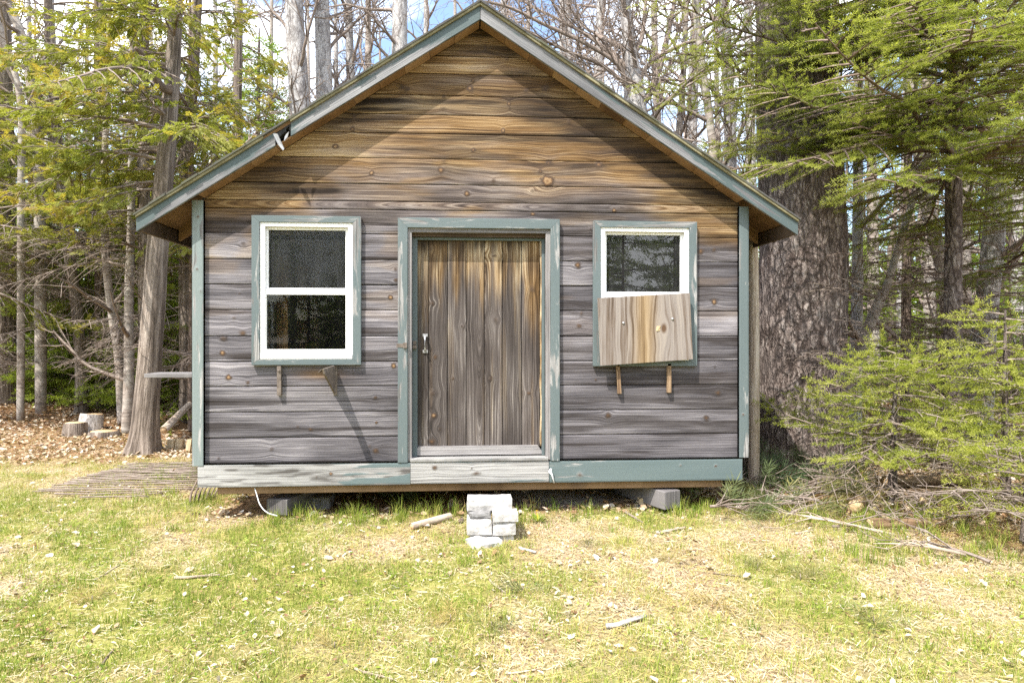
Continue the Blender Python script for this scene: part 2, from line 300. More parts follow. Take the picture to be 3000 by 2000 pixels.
def leaf(name, stops, trans=0.55, rough=0.55):
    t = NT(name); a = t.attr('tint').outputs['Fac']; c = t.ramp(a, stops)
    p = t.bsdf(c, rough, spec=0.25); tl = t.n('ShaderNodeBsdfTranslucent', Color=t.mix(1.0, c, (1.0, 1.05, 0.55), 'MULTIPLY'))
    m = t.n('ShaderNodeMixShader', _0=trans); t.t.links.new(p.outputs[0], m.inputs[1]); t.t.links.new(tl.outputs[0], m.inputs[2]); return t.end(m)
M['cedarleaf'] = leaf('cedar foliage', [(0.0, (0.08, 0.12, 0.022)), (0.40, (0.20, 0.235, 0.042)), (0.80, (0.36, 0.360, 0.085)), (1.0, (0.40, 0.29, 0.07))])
M['spruceleaf'] = leaf('spruce needles', [(0.0, (0.06, 0.10, 0.024)), (0.5, (0.175, 0.220, 0.042)), (1.0, (0.36, 0.375, 0.085))])
M['youngleaf'] = leaf('young spruce needles', [(0.0, (0.10, 0.145, 0.022)), (0.5, (0.24, 0.285, 0.045)), (1.0, (0.40, 0.41, 0.09))])
M['firleaf'] = leaf('understory fir needles', [(0.0, (0.07, 0.13, 0.022)), (0.5, (0.17, 0.25, 0.036)), (1.0, (0.31, 0.37, 0.06))])
M['pineleaf'] = leaf('cut pine needles', [(0.0, (0.045, 0.085, 0.04)), (0.5, (0.13, 0.16, 0.06)), (1.0, (0.40, 0.30, 0.11))], 0.2)
M['grass'] = leaf('grass blades', [(0.0, (0.10, 0.17, 0.022)), (0.30, (0.24, 0.305, 0.04)), (0.52, (0.42, 0.44, 0.11)), (0.68, (0.56, 0.40, 0.17)), (0.80, (0.60, 0.50, 0.30)), (1.0, (0.74, 0.67, 0.52))], 0.3)
M['litter'] = leaf('dry leaves', [(0.0, (0.10, 0.055, 0.035)), (0.3, (0.26, 0.15, 0.075)), (0.6, (0.44, 0.33, 0.22)), (1.0, (0.66, 0.59, 0.50))], 0.15, 0.6)
def ground_mat():
    t = NT('lawn and litter soil'); tc = t.n('ShaderNodeTexCoord').outputs['Object']; mk = t.sep(t.attr('mask').outputs['Vector'])
    n = t.noise(tc, 26, 7, 0.7); n2 = t.noise(tc, 3.5, 5, 0.65); n3 = t.noise(t.map(tc, (90, 60, 60)), 1, 4, 0.7)
    straw = t.ramp(n3, [(0.30, (0.08, 0.048, 0.028)), (0.44, (0.28, 0.195, 0.115)), (0.58, (0.48, 0.395, 0.27)), (0.78, (0.66, 0.59, 0.46))])
    gr = t.ramp(n, [(0.25, (0.10, 0.11, 0.02)), (0.5, (0.27, 0.27, 0.06)), (0.75, (0.45, 0.40, 0.15))])
    lit = t.ramp(n3, [(0.25, (0.05, 0.028, 0.016)), (0.5, (0.22, 0.12, 0.06)), (0.75, (0.46, 0.32, 0.19))])
    c = t.mix(t.math('MULTIPLY', mk[0], 0.9, True), straw, gr); c = t.mix(mk[1], c, lit); c = t.mix(mk[2], c, t.ramp(n, [(0.3, (0.13, 0.12, 0.11)), (0.7, (0.30, 0.285, 0.27))]))
    c = t.mix(t.ramp(n2, [(0.35, 0.30), (0.6, 0.0)]), c, (0.16, 0.10, 0.05))
    return t.end(t.bsdf(c, 0.95, t.math('ADD', n, n3), 0.8, 0.02, 0.1))
M['ground'] = ground_mat()

# ------------------------------------------------------------------ the ground
def H(x, y):
    x = np.asarray(x, float); y = np.asarray(y, float)
    z = 0.05 * (fbm(x * 0.9, y * 0.9, 3.0, 4) - 0.5) - 0.012
    z = z + 0.27 * sst(2.2, 6.0, y) * sst(-2.9, -4.9, x) * (0.8 + 0.4 * vn(x * 1.1, y * 1.1, 7.0))
    z = z + 0.14 * np.exp(-((x + 4.05) / 0.55) ** 2 - ((y - 4.6) / 0.5) ** 2)
    z = z + 0.10 * np.exp(-((x - 0.75) / 0.55) ** 2 - ((y - 0.55) / 0.35) ** 2)
    z = z - 0.03 * sst(-0.2, -2.0, y) + 0.015 * sst(9, 40, np.abs(y)) * (y - 9).clip(0)
    return z
def masks(x, y):
    """green cover, forest litter, bare gravel"""
    n = fbm(x * 1.7 + 3, y * 1.7, 1.0, 4); n2 = fbm(x * 5.5, y * 5.5, 2.0, 3)
    g = 0.60 + 2.1 * (n - 0.5) + 0.9 * (n2 - 0.5)
    g = g - 0.52 * np.exp(-((x - 1.95) / 1.1) ** 2 - ((y + 0.75) / 0.55) ** 2) - 0.40 * np.exp(-((x - 0.2) / 0.9) ** 2 - ((y + 0.55) / 0.35) ** 2)
    g = g + 0.28 * np.exp(-((x + 1.6) / 1.2) ** 2 - ((y + 1.5) / 0.6) ** 2)
    inside = sst(-1.95, -1.75, x) * sst(2.15, 1.95, x) * sst(-0.08, 0.12, y) * sst(3.9, 3.6, y)
    lit = sst(1.9, 2.9, y + 0.8 * (n - 0.5) + 0.5 * (n2 - .5)) * sst(-1.6, -2.2, x) + sst(0.0, 0.7, y + 1.0 * (n - 0.5)) * sst(1.8, 2.3, x) + sst(-1.3, -0.6, y - (3.2 - x) * 0.55 + 0.5 * (n - .5)) * sst(2.3, 3.0, x) + sst(4.5, 5.5, y) + 0.8 * inside
    lit = np.clip(lit, 0, 1)
    g = np.clip(g, 0, 1) * (1 - 0.93 * lit)
    gv = np.exp(-((x - 0.75) / 0.6) ** 2 - ((y - 0.5) / 0.4) ** 2); gv = sst(0.3, 0.6, gv)
    return g, lit, gv
far = lambda a, b, n: np.sign(b) * np.geomspace(abs(a), abs(b), n)
gx = np.concatenate([far(8.0, -400, 40)[::-1], np.arange(-7.95, 7.0, 0.05), far(7.05, 400, 40)])
gy = np.concatenate([far(5.0, -250, 30)[::-1], np.arange(-4.95, 10.0, 0.05), far(10.0, 500, 40)])
xx, yy = np.meshgrid(gx, gy); xx = xx.ravel(); yy = yy.ravel(); nx, ny = len(gx), len(gy)
mk = np.stack(masks(xx, yy), -1)
ii = (np.arange(ny - 1)[:, None] * nx + np.arange(nx - 1)[None]).ravel()
mb = MB(); mb.add(np.stack([xx, yy, H(xx, yy)], -1), np.stack([ii, ii + 1, ii + nx + 1, ii + nx], -1), mask=mk, smooth=True)
tag(mb.build('ground', M['ground']), kind='structure')

# ------------------------------------------------------------------ the shed
def plank(mb, a0, a1, b0, b1, y, vert=False, alim=None, knots=(), warm=None, stain=None, peel=None, tint=0.0, res=0.0065, seed=0, edge=0.012, yback=0.02, bow=0.0):
    """front face of one board as a fine grid; a runs along the grain, b across"""
    rs = np.random.RandomState(seed * 7 + 11)
    na = max(2, int((a1 - a0) / res)); nb = max(3, int((b1 - b0) / res))
    bb = np.concatenate([[b0], np.linspace(b0, b1, nb), [b1]]); s = np.linspace(0, 1, na)
    if alim is None: A = a0 + (a1 - a0) * s[None] + 0 * bb[:, None]
    else: lo, hi = alim(bb); A = lo[:, None] + (hi - lo)[:, None] * s[None]
    B = bb[:, None] + 0 * A; k = len(bb)
    Y = y + bow * (fbm(A * 1.3, B * 0 + seed, 4.0, 2) - 0.5) + 0 * A
    dedge = np.minimum(B - b0, b1 - B); Y = Y + 0.0025 * np.exp(-dedge / 0.003)
    Y[0] = yback; Y[-1] = yback
    # growth rings: nested flat-sawn arches plus flow round each knot
    ac = rs.uniform(a0, a1); wd = b1 - b0; bc = rs.choice([b0 - rs.uniform(0.25, 1.2) * wd, b1 + rs.uniform(0.25, 1.2) * wd]) if rs.rand() < 0.72 else rs.uniform(b0, b1); sl = rs.uniform(0.015, 0.05)
    rho = np.sqrt((B - bc) ** 2 + (sl * (A - ac)) ** 2 + 1e-5) * 1.1 + 0.003 * (fbm(A * 1.2, B * 9, seed * 1.7, 3) - 0.5) * 2 + seed * 0.37
    km = np.zeros_like(A)
    for (ka, kb, r, e) in knots:
        if not (a0 - 0.2 < ka < a1 + 0.2 and b0 - 0.06 < kb < b1 + 0.06): continue
        da, db = A - ka, B - kb; d2 = (da / (r * e)) ** 2 + (db / r) ** 2
        rho = rho - db * 1.6 / (1 + d2 * 0.35)
        kq = 0.30 + 0.60 * ((ka * 37.7 + kb * 91.3) % 1.0) ** 1.3 if r < 0.028 else 0.95
        km = np.maximum(km, kq * np.clip(1 - np.sqrt(d2) / 2 * (0.55 + 0.9 * fbm(A * 55, B * 55, 2.0, 3)), 0, 1))
        Y = Y - 0.003 * np.exp(-d2 * 0.7)
    Y[0] = yback; Y[-1] = yback
    z0 = np.zeros_like(A); W_ = (lambda f: z0 if f is None else (f(A, B) + z0))
    V = np.stack([B, Y, A] if vert else [A, Y, B], -1).reshape(-1, 3)
    g = np.stack([A + seed * 1.93, rho, z0 + seed * 0.61], -1).reshape(-1, 3)
    m = np.stack([km, W_(peel) if peel is not None else np.clip(W_(warm), 0, 1), np.clip(W_(stain), 0, 1)], -1).reshape(-1, 3)
    i = (np.arange(k - 1)[:, None] * na + np.arange(na - 1)[None]).ravel()
    q = np.stack([i, i + 1, i + na + 1, i + na], -1)
    mb.add(V, q[:, ::-1] if vert else q, grain=g, mask=m, tint=tint)
XA, ZA, SL = 0.0944, 3.587, 0.649                       # ridge and roof slope
ztop = lambda x: ZA - SL * np.abs(np.asarray(x) - XA)
XL, XR = -1.845, 2.004                                  # faces of the end walls
shed = thing('shed', 'weathered grey board shed with green trim raised on timbers in a forest clearing', 'shed', (0.08, 0, 0))
low = [1358, 1283, 1208, 1132, 1059, 984, 907, 832, 757, 681]
zr = [Z(y, 612) for y in low] + [Z(y, 1400) for y in (618, 594, 543, 468, 395, 340, 283, 219, 167, 97)]
zr[-1] = 3.46
KN = [(983,430,8,1.3),(833,476,8,1.2),(831,501,7,1.1),(1089,507,8,1),(714,716,9,1.4),(1158,789,9,.8),(1160,821,8,1),(1144,871,7,1.1),(703,859,5,1.3),(685,930,7,1.3),(712,976,10,1.2),(655,991,11,1.2),(652,1033,8,1.1),(670,1105,9,1),(726,1120,6,1),(1154,1071,9,.9),(873,1249,6,1.3),(910,1257,6,1.3),(796,1315,10,1),(641,1341,5,1),(1084,1306,9,1),(1100,1319,9,1.1),(1100,1164,5,1.4),(1103,1237,5,1),
 (1422,142,9,1),(1484,175,9,1.2),(1179,257,12,1.2),(1192,262,9,1.2),(1377,260,11,1),(1386,237,6,1),(1597,259,14,1.1),(1541,266,7,1.3),(1300,283,9,1),(1298,319,10,1.5),(1491,305,8,.7),(1493,318,6,1),(1038,346,9,.6),(1033,379,8,1),(1474,383,8,.7),(1666,357,9,.7),(1386,440,7,1.1),(1300,474,13,1),(1292,499,10,1.1),(1445,530,9,1),(1603,531,17,1.1),(1583,503,8,1),(1607,478,12,1.2),(1754,483,12,1.2),(1368,567,8,1.1),(1559,558,7,1),(1561,627,7,1.2),(1799,617,7,1),
 (2052,736,10,1),(2091,732,8,1),(2092,884,9,1),(1729,671,6,1),(1692,777,10,1),(1703,918,9,.7),(1696,954,8,1.3),(1781,1216,10,1),(2069,1224,9,1),(2094,1074,5,1),(2103,1150,8,1.2),(1745,1112,4,1)]
knots = [(X(a), Z(b, a), 0.72 * r / 413.0, e) for a, b, r, e in KN]
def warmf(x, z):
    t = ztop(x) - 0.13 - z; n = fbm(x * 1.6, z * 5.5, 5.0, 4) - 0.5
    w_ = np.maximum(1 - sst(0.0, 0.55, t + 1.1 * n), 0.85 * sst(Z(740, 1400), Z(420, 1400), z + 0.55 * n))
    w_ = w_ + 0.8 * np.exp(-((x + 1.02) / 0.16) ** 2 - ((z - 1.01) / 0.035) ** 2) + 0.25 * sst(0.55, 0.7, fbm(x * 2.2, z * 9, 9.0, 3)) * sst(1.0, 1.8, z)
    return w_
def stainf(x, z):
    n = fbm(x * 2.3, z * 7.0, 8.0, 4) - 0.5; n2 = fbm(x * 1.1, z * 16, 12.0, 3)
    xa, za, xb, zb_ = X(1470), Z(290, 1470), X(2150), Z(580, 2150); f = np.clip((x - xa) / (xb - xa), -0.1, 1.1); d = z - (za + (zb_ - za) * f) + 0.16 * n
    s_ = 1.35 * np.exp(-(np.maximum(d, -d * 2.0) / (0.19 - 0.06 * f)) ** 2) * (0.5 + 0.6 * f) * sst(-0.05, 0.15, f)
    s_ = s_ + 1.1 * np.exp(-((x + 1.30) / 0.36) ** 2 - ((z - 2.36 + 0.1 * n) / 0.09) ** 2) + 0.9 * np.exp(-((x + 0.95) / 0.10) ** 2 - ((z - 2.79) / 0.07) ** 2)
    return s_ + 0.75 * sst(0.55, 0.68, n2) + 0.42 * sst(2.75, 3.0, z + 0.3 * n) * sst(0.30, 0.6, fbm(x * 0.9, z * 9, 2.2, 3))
OPEN = [(X(764), X(1036), Z(1052, 900), Z(653, 900)), (X(1203), X(1600), -1, Z(684, 1400)), (X(1757), X(2016), Z(1056, 1880), Z(668, 1880))]
mb = MB(); sid = 0
for r in range(len(zr) - 1):
    z0, z1 = zr[r] + 0.0030, zr[r + 1] - 0.0030; sid += 1
    cuts = sorted(set([z0, z1] + [c for o in OPEN for c in (o[2], o[3]) if z0 + 0.004 < c < z1 - 0.004]))
    rs = np.random.RandomState(r + 50); dy = rs.uniform(-0.003, 0.001); tn = rs.uniform(-0.26, 0.22)
    for c0, c1 in zip(cuts[:-1], cuts[1:]):
        segs = [(XL, XR)]
        for o in OPEN:
            if c0 < o[3] - 0.002 and c1 > o[2] + 0.002:
                segs = [p for a, b in segs for p in ((a, min(b, o[0])), (max(a, o[1]), b)) if p[1] - p[0] > 0.01]
        for a, b in segs:
            lim = lambda bb, a=a, b=b: (np.maximum(a, XA - (ZA - 0.126 - bb) / SL), np.maximum(np.minimum(b, XA + (ZA - 0.126 - bb) / SL), np.maximum(a, XA - (ZA - 0.126 - bb) / SL) + 1e-3))
            sid2 = sid * 10 + (1 if a > 1 else 0) + (3 if 0 < a < 1 and b > 1 else 0)
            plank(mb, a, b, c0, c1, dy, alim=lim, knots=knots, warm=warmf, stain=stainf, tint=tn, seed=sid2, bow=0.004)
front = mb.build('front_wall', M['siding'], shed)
mb = MB()                                               # dark sheathing behind the gaps, around the openings
xs = [XL] + [c for o in OPEN for c in (o[0], o[1])] + [XR]
for k in range(len(xs) - 1):
    o = OPEN[k // 2] if k % 2 else None
    if o is None: box(mb, xs[k], xs[k + 1], 0.021, 0.05, 0.28, 1.98)
    else:
        box(mb, xs[k], xs[k + 1], 0.021, 0.05, o[3], 1.98)
        if o[2] > 0: box(mb, xs[k], xs[k + 1], 0.021, 0.05, 0.28, o[2])
prism(mb, [(XL, 1.98), (XR, 1.98), (XR, 2.22), (XA, ZA - 0.14), (XL, 2.19)], 0.022, 0.05)
mb.build('sheathing', M['dark'], shed)
# --- corner boards, skirt
def board(mb, x0, x1, z0, z1, y0, vert=True, peel=None, seed=1, yb=0.0, kn=(), res=0.008, tint=0.0, stain=None):
    if vert: plank(mb, z0, z1, x0, x1, y0, True, peel=peel or (lambda a, b: 0.35), seed=seed, yback=yb, knots=[(k[1], k[0], k[2], k[3]) for k in kn], res=res, tint=tint, stain=stain)
    else: plank(mb, x0, x1, z0, z1, y0, False, peel=peel or (lambda a, b: 0.35), seed=seed, yback=yb, knots=kn, res=res, tint=tint, stain=stain)
    q = np.array([(a, c, b) for a in (x0, x1) for c in (y0, yb) for b in (z0, z1)]); g = q[:, [2, 0, 1]] if vert else q
    mb.add(q, [(0, 1, 3, 2), (4, 6, 7, 5), (0, 2, 6, 4), (1, 5, 7, 3)], grain=g + seed, mask=(0, 0.35, 0))
mb = MB(); xk = X(584); board(mb, X(568), X(601), Z(1362, 585), ztop(X(590)) - 0.128, -0.034, seed=3, peel=lambda a, b: 0.38 - 0.14 * sst(0.3, 0.5, fbm(a * 3, b * 30, 3.0, 2)), kn=[(X(583), Z(789, 583), 0.009, 1.1), (X(594), Z(853, 594), 0.009, 1.6), (X(586), Z(637, 586), 0.007, 1.3)])
mb.build('corner_board', M['greenpale'], shed)['label'] = 'pale left corner board with two knots'
mb = MB(); board(mb, X(2160), X(2188), Z(1337, 2174), ztop(X(2176)) - 0.128, -0.034, seed=4, kn=[(X(2172), Z(1212, 2172), 0.008, 1)], peel=lambda a, b: 0.33)
mb.build('corner_board', M['green'], shed)
zs0, zs1 = Z(1413, 1400), zr[0] - 0.003
mb = MB(); board(mb, X(584), X(1203), zs0, zs1, -0.030, False, seed=5, kn=[(X(972), Z(1385, 972), 0.008, 1.2), (X(930), Z(1393, 930), 0.006, 1)], peel=lambda a, b: 0.02 + 0.42 * sst(-1.05, -0.62, a + 0.5 * (fbm(a * 3, b * 22, 1.0, 3) - .5)) * sst(0.2, 0.4, fbm(a * 2.0, b * 26, 4.0, 3)), stain=lambda a, b: 0.8 * sst(0.56, 0.70, fbm(a * 5, b * 40, 3.0, 3)), tint=0.10)
mb.build('skirt_board', M['skirt'], shed)['label'] = 'bleached skirt board with flaking paint left of the doorway'
mb = MB(); board(mb, X(1204), X(1606), zs0 + 0.006, zs1 + 0.006, -0.036, False, seed=6, kn=[(X(1275), Z(1366, 1275), 0.013, 1.2), (X(1382), Z(1367, 1382), 0.006, 1), (X(1395), Z(1383, 1395), 0.010, 3.0)], peel=lambda a, b: 0.12, tint=0.12)
mb.build('skirt_board', M['skirt'], shed)['label'] = 'pale skirt board under the door'
mb = MB(); board(mb, X(1607), X(2170), zs0, zs1, -0.030, False, seed=7, kn=[(X(1697), Z(1388, 1697), 0.018, 1.3), (X(1990), Z(1360, 1990), 0.008, 1), (X(2092), Z(1361, 2092), 0.008, 1.2)], peel=lambda a, b: 0.34 + 0.26 * sst(0.9, 1.5, a + 0.6 * (fbm(a * 2, b * 25, 1.0, 3) - .5)), tint=0.0)
mb.build('skirt_board', M['skirt'], shed)['label'] = 'greener skirt board right of the doorway'
mb = MB(); tube(mb, [(X(1612), -0.052, Z(1368, 1612)), (X(1608), -0.058, Z(1376, 1608)), (X(1614), -0.066, Z(1384, 1612)), (X(1620), -0.07, Z(1408, 1618))], [0.008, 0.012, 0.013, 0.011], 6, 0.4, squash=0.4)
mb.build('loose_splinter', M['white'], shed)
mb = MB(); box(mb, X(636), X(2118), 0.005, 0.10, Z(1436, 1400, 0.005), zs0 + 0.002); mb.build('sill_beam', M['beam'], shed, 0.004)
# --- trims
def frame4(mb, x0, x1, z0, z1, w, y0, y1, sides='LRTB', mat=0, mask=(0, 0.285, 0)):
    wl, wr, wt, wb = w if hasattr(w, '__len__') else (w,) * 4
    if 'B' not in sides: wb = 0
    i0, i1, j0, j1 = x0 + wl, x1 - wr, z0 + wb, z1 - wt
    if 'L' in sides: prism(mb, [(x0, z0), (i0, j0), (i0, j1), (x0, z1)], y0, y1, along=(0, 1), mat=mat, mask=mask)
    if 'R' in sides: prism(mb, [(i1, j0), (x1, z0), (x1, z1), (i1, j1)], y0, y1, along=(0, 1), mat=mat, mask=mask)
    if 'T' in sides: prism(mb, [(i0, j1), (i1, j1), (x1, z1), (x0, z1)], y0, y1, along=(1, 0), mat=mat, mask=mask)
    if 'B' in sides: prism(mb, [(x0, z0), (x1, z0), (i1, j0), (i0, j0)], y0, y1, along=(1, 0), mat=mat, mask=mask)
px = 1 / 413.0
def window(lbl, x0, x1, z0, z1, half, lower=True):
    win = MB(); frame4(win, x0 - 22 * px, x1 + 23 * px, z0 - 16 * px, z1 + 18 * px, (22 * px, 23 * px, 19 * px, 16 * px), -0.034, -0.004)
    w_ = win.build('window', M['green'], shed, 0.002); w_['label'] = lbl
    f = MB(); frame4(f, x0 + 0.001, x1 - 0.001, z0 + 0.001, z1 - 0.001, (0.034, 0.034, 0.030, 0.03), -0.024, 0.06); f.build('window_frame', M['white'], w_, 0.002)
    f = MB(); box(f, x0 + 0.004, x1 - 0.004, -0.034, -0.02, z0 + 0.002, z0 + 0.036); f.build('window_sill', M['white'], w_, 0.003)
    a0, a1 = x0 + 0.035, x1 - 0.035
    f = MB(); frame4(f, a0, a1, half - 0.012, z1 - 0.032, (0.016, 0.022, 0.018, 0.034), 0.004, 0.030); f.build('upper_sash', M['white'], w_, 0.002)
    f = MB(); box(f, a0 + 0.014, a1 - 0.020, 0.016, 0.020, half + 0.02, z1 - 0.048); f.build('window_pane', M['screen'] if lower else M['mirrorglass'], w_)
    f = MB(); frame4(f, a0 - 0.006, a1 + 0.006, z0 + 0.036, half + 0.012, (0.014, 0.024, 0.038, 0.034), -0.016, 0.002); f.build('lower_sash', M['white'], w_, 0.002)
    f = MB(); box(f, a0 + 0.006, a1 - 0.016, -0.008, -0.004, z0 + 0.068, half - 0.024); f.build('window_pane', M['glass'], w_)
    return w_
wl = window('full double hung window left of the door', *OPEN[0], Z(853, 900))
wr = window('window right of the door with plywood over its lower half', *OPEN[2], Z(864, 1880), False)
mb = MB(); pl = [onY(1759, 1071, -0.085), onY(2030, 1052, -0.085), onY(2021, 858, -0.085), onY(1751, 873, -0.085)]
pa, pb = np.array([pl[0][0], pl[0][2]]), np.array([pl[1][0], pl[1][2]]); pc, pd_ = np.array([pl[2][0], pl[2][2]]), np.array([pl[3][0], pl[3][2]])
nu, nv = 90, 70; uu, vv = np.meshgrid(np.linspace(0, 1, nu), np.linspace(0, 1, nv))
Q = (1 - vv)[..., None] * ((1 - uu)[..., None] * pa + uu[..., None] * pb) + vv[..., None] * ((1 - uu)[..., None] * pd_ + uu[..., None] * pc)
A, B = Q[..., 1], Q[..., 0]; kx, kz = X(1935), Z(962, 1935); d2 = ((B - kx) / 0.03) ** 2 + ((A - kz) / 0.05) ** 2
rho = B * 1.0 - (B - kx) * 1.3 / (1 + d2 * 0.35) + 0.05 * (fbm(A * 3, B * 6, 1.0, 3) - 0.5) + 0.12 * sst(0.62, 1.0, uu) * (A - A.min())
kk = np.clip(0.95 - np.sqrt(d2) * 0.5, 0, 1); hh = np.exp(-((B - X(1880)) / 0.075) ** 2) * 0.9
v3 = np.stack([B, -0.085 + 0 * A, A], -1).reshape(-1, 3); g = np.stack([A, rho, 0 * A + 0.4], -1).reshape(-1, 3); m3 = np.stack([kk, hh, 0 * A], -1).reshape(-1, 3)
i = (np.arange(nv - 1)[:, None] * nu + np.arange(nu - 1)[None]).ravel(); mb.add(v3, np.stack([i, i + 1, i + nu + 1, i + nu], -1), grain=g, mask=m3)
prism(mb, [tuple(pa), tuple(pb), tuple(pc), tuple(pd_)], -0.0845, -0.070, along=(0, 1))
ply = mb.build('plywood_panel', M['plywood'], wr)
mb = MB()
for a, b in ((1826, 946), (1970, 934)): mb = MB(); c = onY(a, b, -0.086); tube(mb, [c, c + (0, -0.006, 0)], [0.010, 0.007], 8); mb.build('screw', M['steel'], shed)
for a, b in ((1775, 900), (2012, 1035), (1790, 1050), (2000, 880)): mb = MB(); box(mb, X(a) - 0.02, X(a) + 0.02, -0.0695, -0.036, Z(b, a) - 0.02, Z(b, a) + 0.02); mb.build('spacer', M['greywood'], shed)
mb = MB(); c = onY(1929, 962, -0.0865); box(mb, c[0] - 0.014, c[0] + 0.014, c[1] - 0.003, c[1], c[2] - 0.016, c[2] + 0.016, jit=0.004); mb.build('wood_chip', M['plate'], wr)
# --- door
dz1 = Z(684, 1400)
mb = MB(); frame4(mb, X(1167), X(1638), Z(1352, 1180), Z(642, 1400), (28 * px, 27 * px, 29 * px, 0), -0.036, -0.004, 'LRT'); dfr = mb.build('door_frame', M['green'], shed, 0.002)
mb = MB(); frame4(mb, X(1195) + .001, X(1612), Z(1350, 1200), Z(671, 1400), (11 * px, 14 * px, 12 * px, 0), -0.018, 0.03, 'LRT'); mb.build('inner_frame', M['greywood'], dfr, 0.0015)
mb = MB(); frame4(mb, X(1206), X(1598), Z(1338, 1400), Z(683, 1400), (15 * px, 9 * px, 18 * px, 0), 0.045, 0.09, 'LRT', mask=(0, 0.6, 0)); mb.build('door_stop', M['green'], dfr, 0.0015)
DK = [(1260,726,8,1.3),(1265,887,9,.8),(1273,1047,7,1.2),(1266,1155,10,.8),(1269,1220,8,1),(1287,1260,6,1.3),(1263,1297,10,.8),(1562,845,9,1.3),(1450,746,8,.6),(1552,1154,8,.7),(1455,936,9,1),(1355,955,6,1),(1437,1110,7,1.3),(1326,1110,5,1.2)]
dk = [(Z(b, a), X(a), 0.8 * r / 413., e) for a, b, r, e in DK]
mb = MB(); dx = [X(v) for v in (1219, 1254, 1310, 1366, 1420, 1473, 1531, 1585)]; zb, zt = Z(1312, 1400), Z(700, 1400)
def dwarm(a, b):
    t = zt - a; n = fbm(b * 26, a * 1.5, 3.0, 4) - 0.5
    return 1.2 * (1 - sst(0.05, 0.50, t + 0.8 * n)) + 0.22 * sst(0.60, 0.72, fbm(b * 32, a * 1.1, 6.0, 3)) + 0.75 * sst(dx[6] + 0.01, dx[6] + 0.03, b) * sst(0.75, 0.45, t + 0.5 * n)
def dshade_stain(a, b):
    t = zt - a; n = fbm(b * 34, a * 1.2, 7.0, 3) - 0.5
    return 0.9 * (1 - sst(0.0, 0.10, t + 0.2 * n)) + 0.6 * np.exp(-((t - 0.17) / 0.06) ** 2) * sst(0.0, 0.15, n) + 0.55 * sst(0.2, 1.1, t) * sst(0.40, 0.62, fbm(b * 14, a * 0.7, 5.0, 3)) * sst(dx[6] + 0.03, dx[6] - 0.01, b)  # top band holds the header's shade in colour; streaks below are stain
for k in range(7): plank(mb, zb, zt, dx[k] + 0.0026, dx[k + 1] - 0.0026, 0.072 + 0.002 * (k % 2), True, knots=dk, warm=dwarm, stain=dshade_stain, tint=[-.28, -.2, -.12, -.06, 0.0, -.28, 0.05][k], seed=200 + k, yback=0.09)
box(mb, dx[0], dx[-1], 0.091, 0.11, zb, zt)
door = mb.build('door', M['door'], shed)
mb = MB(); z1_, z0_ = Z(1309, 1400), Z(1335, 1400); prism(mb, [(X(1208), z0_), (X(1596), z0_), (X(1578), z1_), (X(1224), z1_)], 0.048, 0.10, along=(1, 0)); mb.build('bottom_rail', M['greywood'], door, 0.0015)
mb = MB(); rs = np.random.RandomState(3)                # torn strip along the right edge of the door
zz = np.linspace(zb, zt, 60); xr_ = X(1588) + 0.010 * (fbm(zz * 9, zz * 0, 3.0, 3) - 0.5); tube(mb, np.stack([xr_, 0.062 + 0 * zz, zz], -1), 0.006 + 0.007 * fbm(zz * 14, zz * 0 + 3, 1.0, 3), 5, 0.5, mask=(0, 1, 0)); mb.build('torn_edge_strip', M['door'], door)
mb = MB(); hx = X(1246, 0.07); h1, h0 = Z(982, 1246), Z(1030, 1246)
for z in (h1, h0): box(mb, hx - 0.018, hx + 0.018, 0.062, 0.071, z - 0.010, z + 0.010)
tube(mb, [(hx, 0.062, h1 - 0.006), (hx, 0.035, h1 - 0.012), (hx, 0.035, h0 + 0.012), (hx, 0.062, h0 + 0.006)], 0.009, 8, squash=0.6); mb.build('handle', M['steel'], door, 0.001)
mb = MB(); box(mb, X(1163), X(1186), -0.039, -0.0362, Z(1017, 1175), Z(1006, 1175)); box(mb, X(1183), X(1194), -0.052, -0.0363, Z(1019, 1188), Z(1003, 1188)); mb.build('hasp', M['rust'], dfr, 0.001)
mb = MB(); box(mb, X(1208), X(1220), 0.02, 0.044, Z(1021, 1213), Z(1011, 1213)); box(mb, X(1209), X(1219), 0.03, 0.044, Z(1009, 1213), Z(998, 1213)); mb.build('latch', M['rust'], dfr, 0.001)
mb = MB(); box(mb, X(1203), X(1604), -0.044, 0.12, Z(1347, 1400), Z(1339, 1400), mask=(0, 0.1, 0)); mb.build('threshold', M['skirt'], shed, 0.002)
# --- folded shelf brackets under the windows
for a0, a1, b0, b1, kind in ((815, 827, 1072, 1157, 0), (1803, 1813, 1068, 1152, 1), (1952, 1963, 1064, 1149, 1)):
    mb = MB(); x0, x1, z1, z0 = X(a0), X(a1), Z(b0, a0), Z(b1, a0)
    tilt = 0.02 if kind else 0.0
    prism(mb, [(x0 + (0.012 if a0 == 1803 else 0), z0), (x1 + (0.012 if a0 == 1803 else 0), z0), (x1, z1), (x0, z1)], -0.034, -0.002, along=(0, 1)); tube(mb, [(0.5 * (x0 + x1), -0.034, z1 - 0.03), (0.5 * (x0 + x1), -0.042, z1 - 0.03)], 0.009, 8)
    mb.build('shelf_bracket', M['rust'] if not kind else M['logbark'], shed, 0.0015)
mb = MB(); x0, x1 = X(978), X(989); z1, z0 = Z(1070, 980), Z(1157, 980)
box(mb, x0, x1, -0.010, -0.002, z0, z1)                 # hinged arm swung out towards the viewer
v = [(x0, -0.010, z0 + 0.01), (x0 - 0.012, -0.30, z1 - 0.045), (x0 - 0.018, -0.31, z1 - 0.012), (x0, -0.010, z1)]; v += [(a + 0.012, b, c) for a, b, c in v]
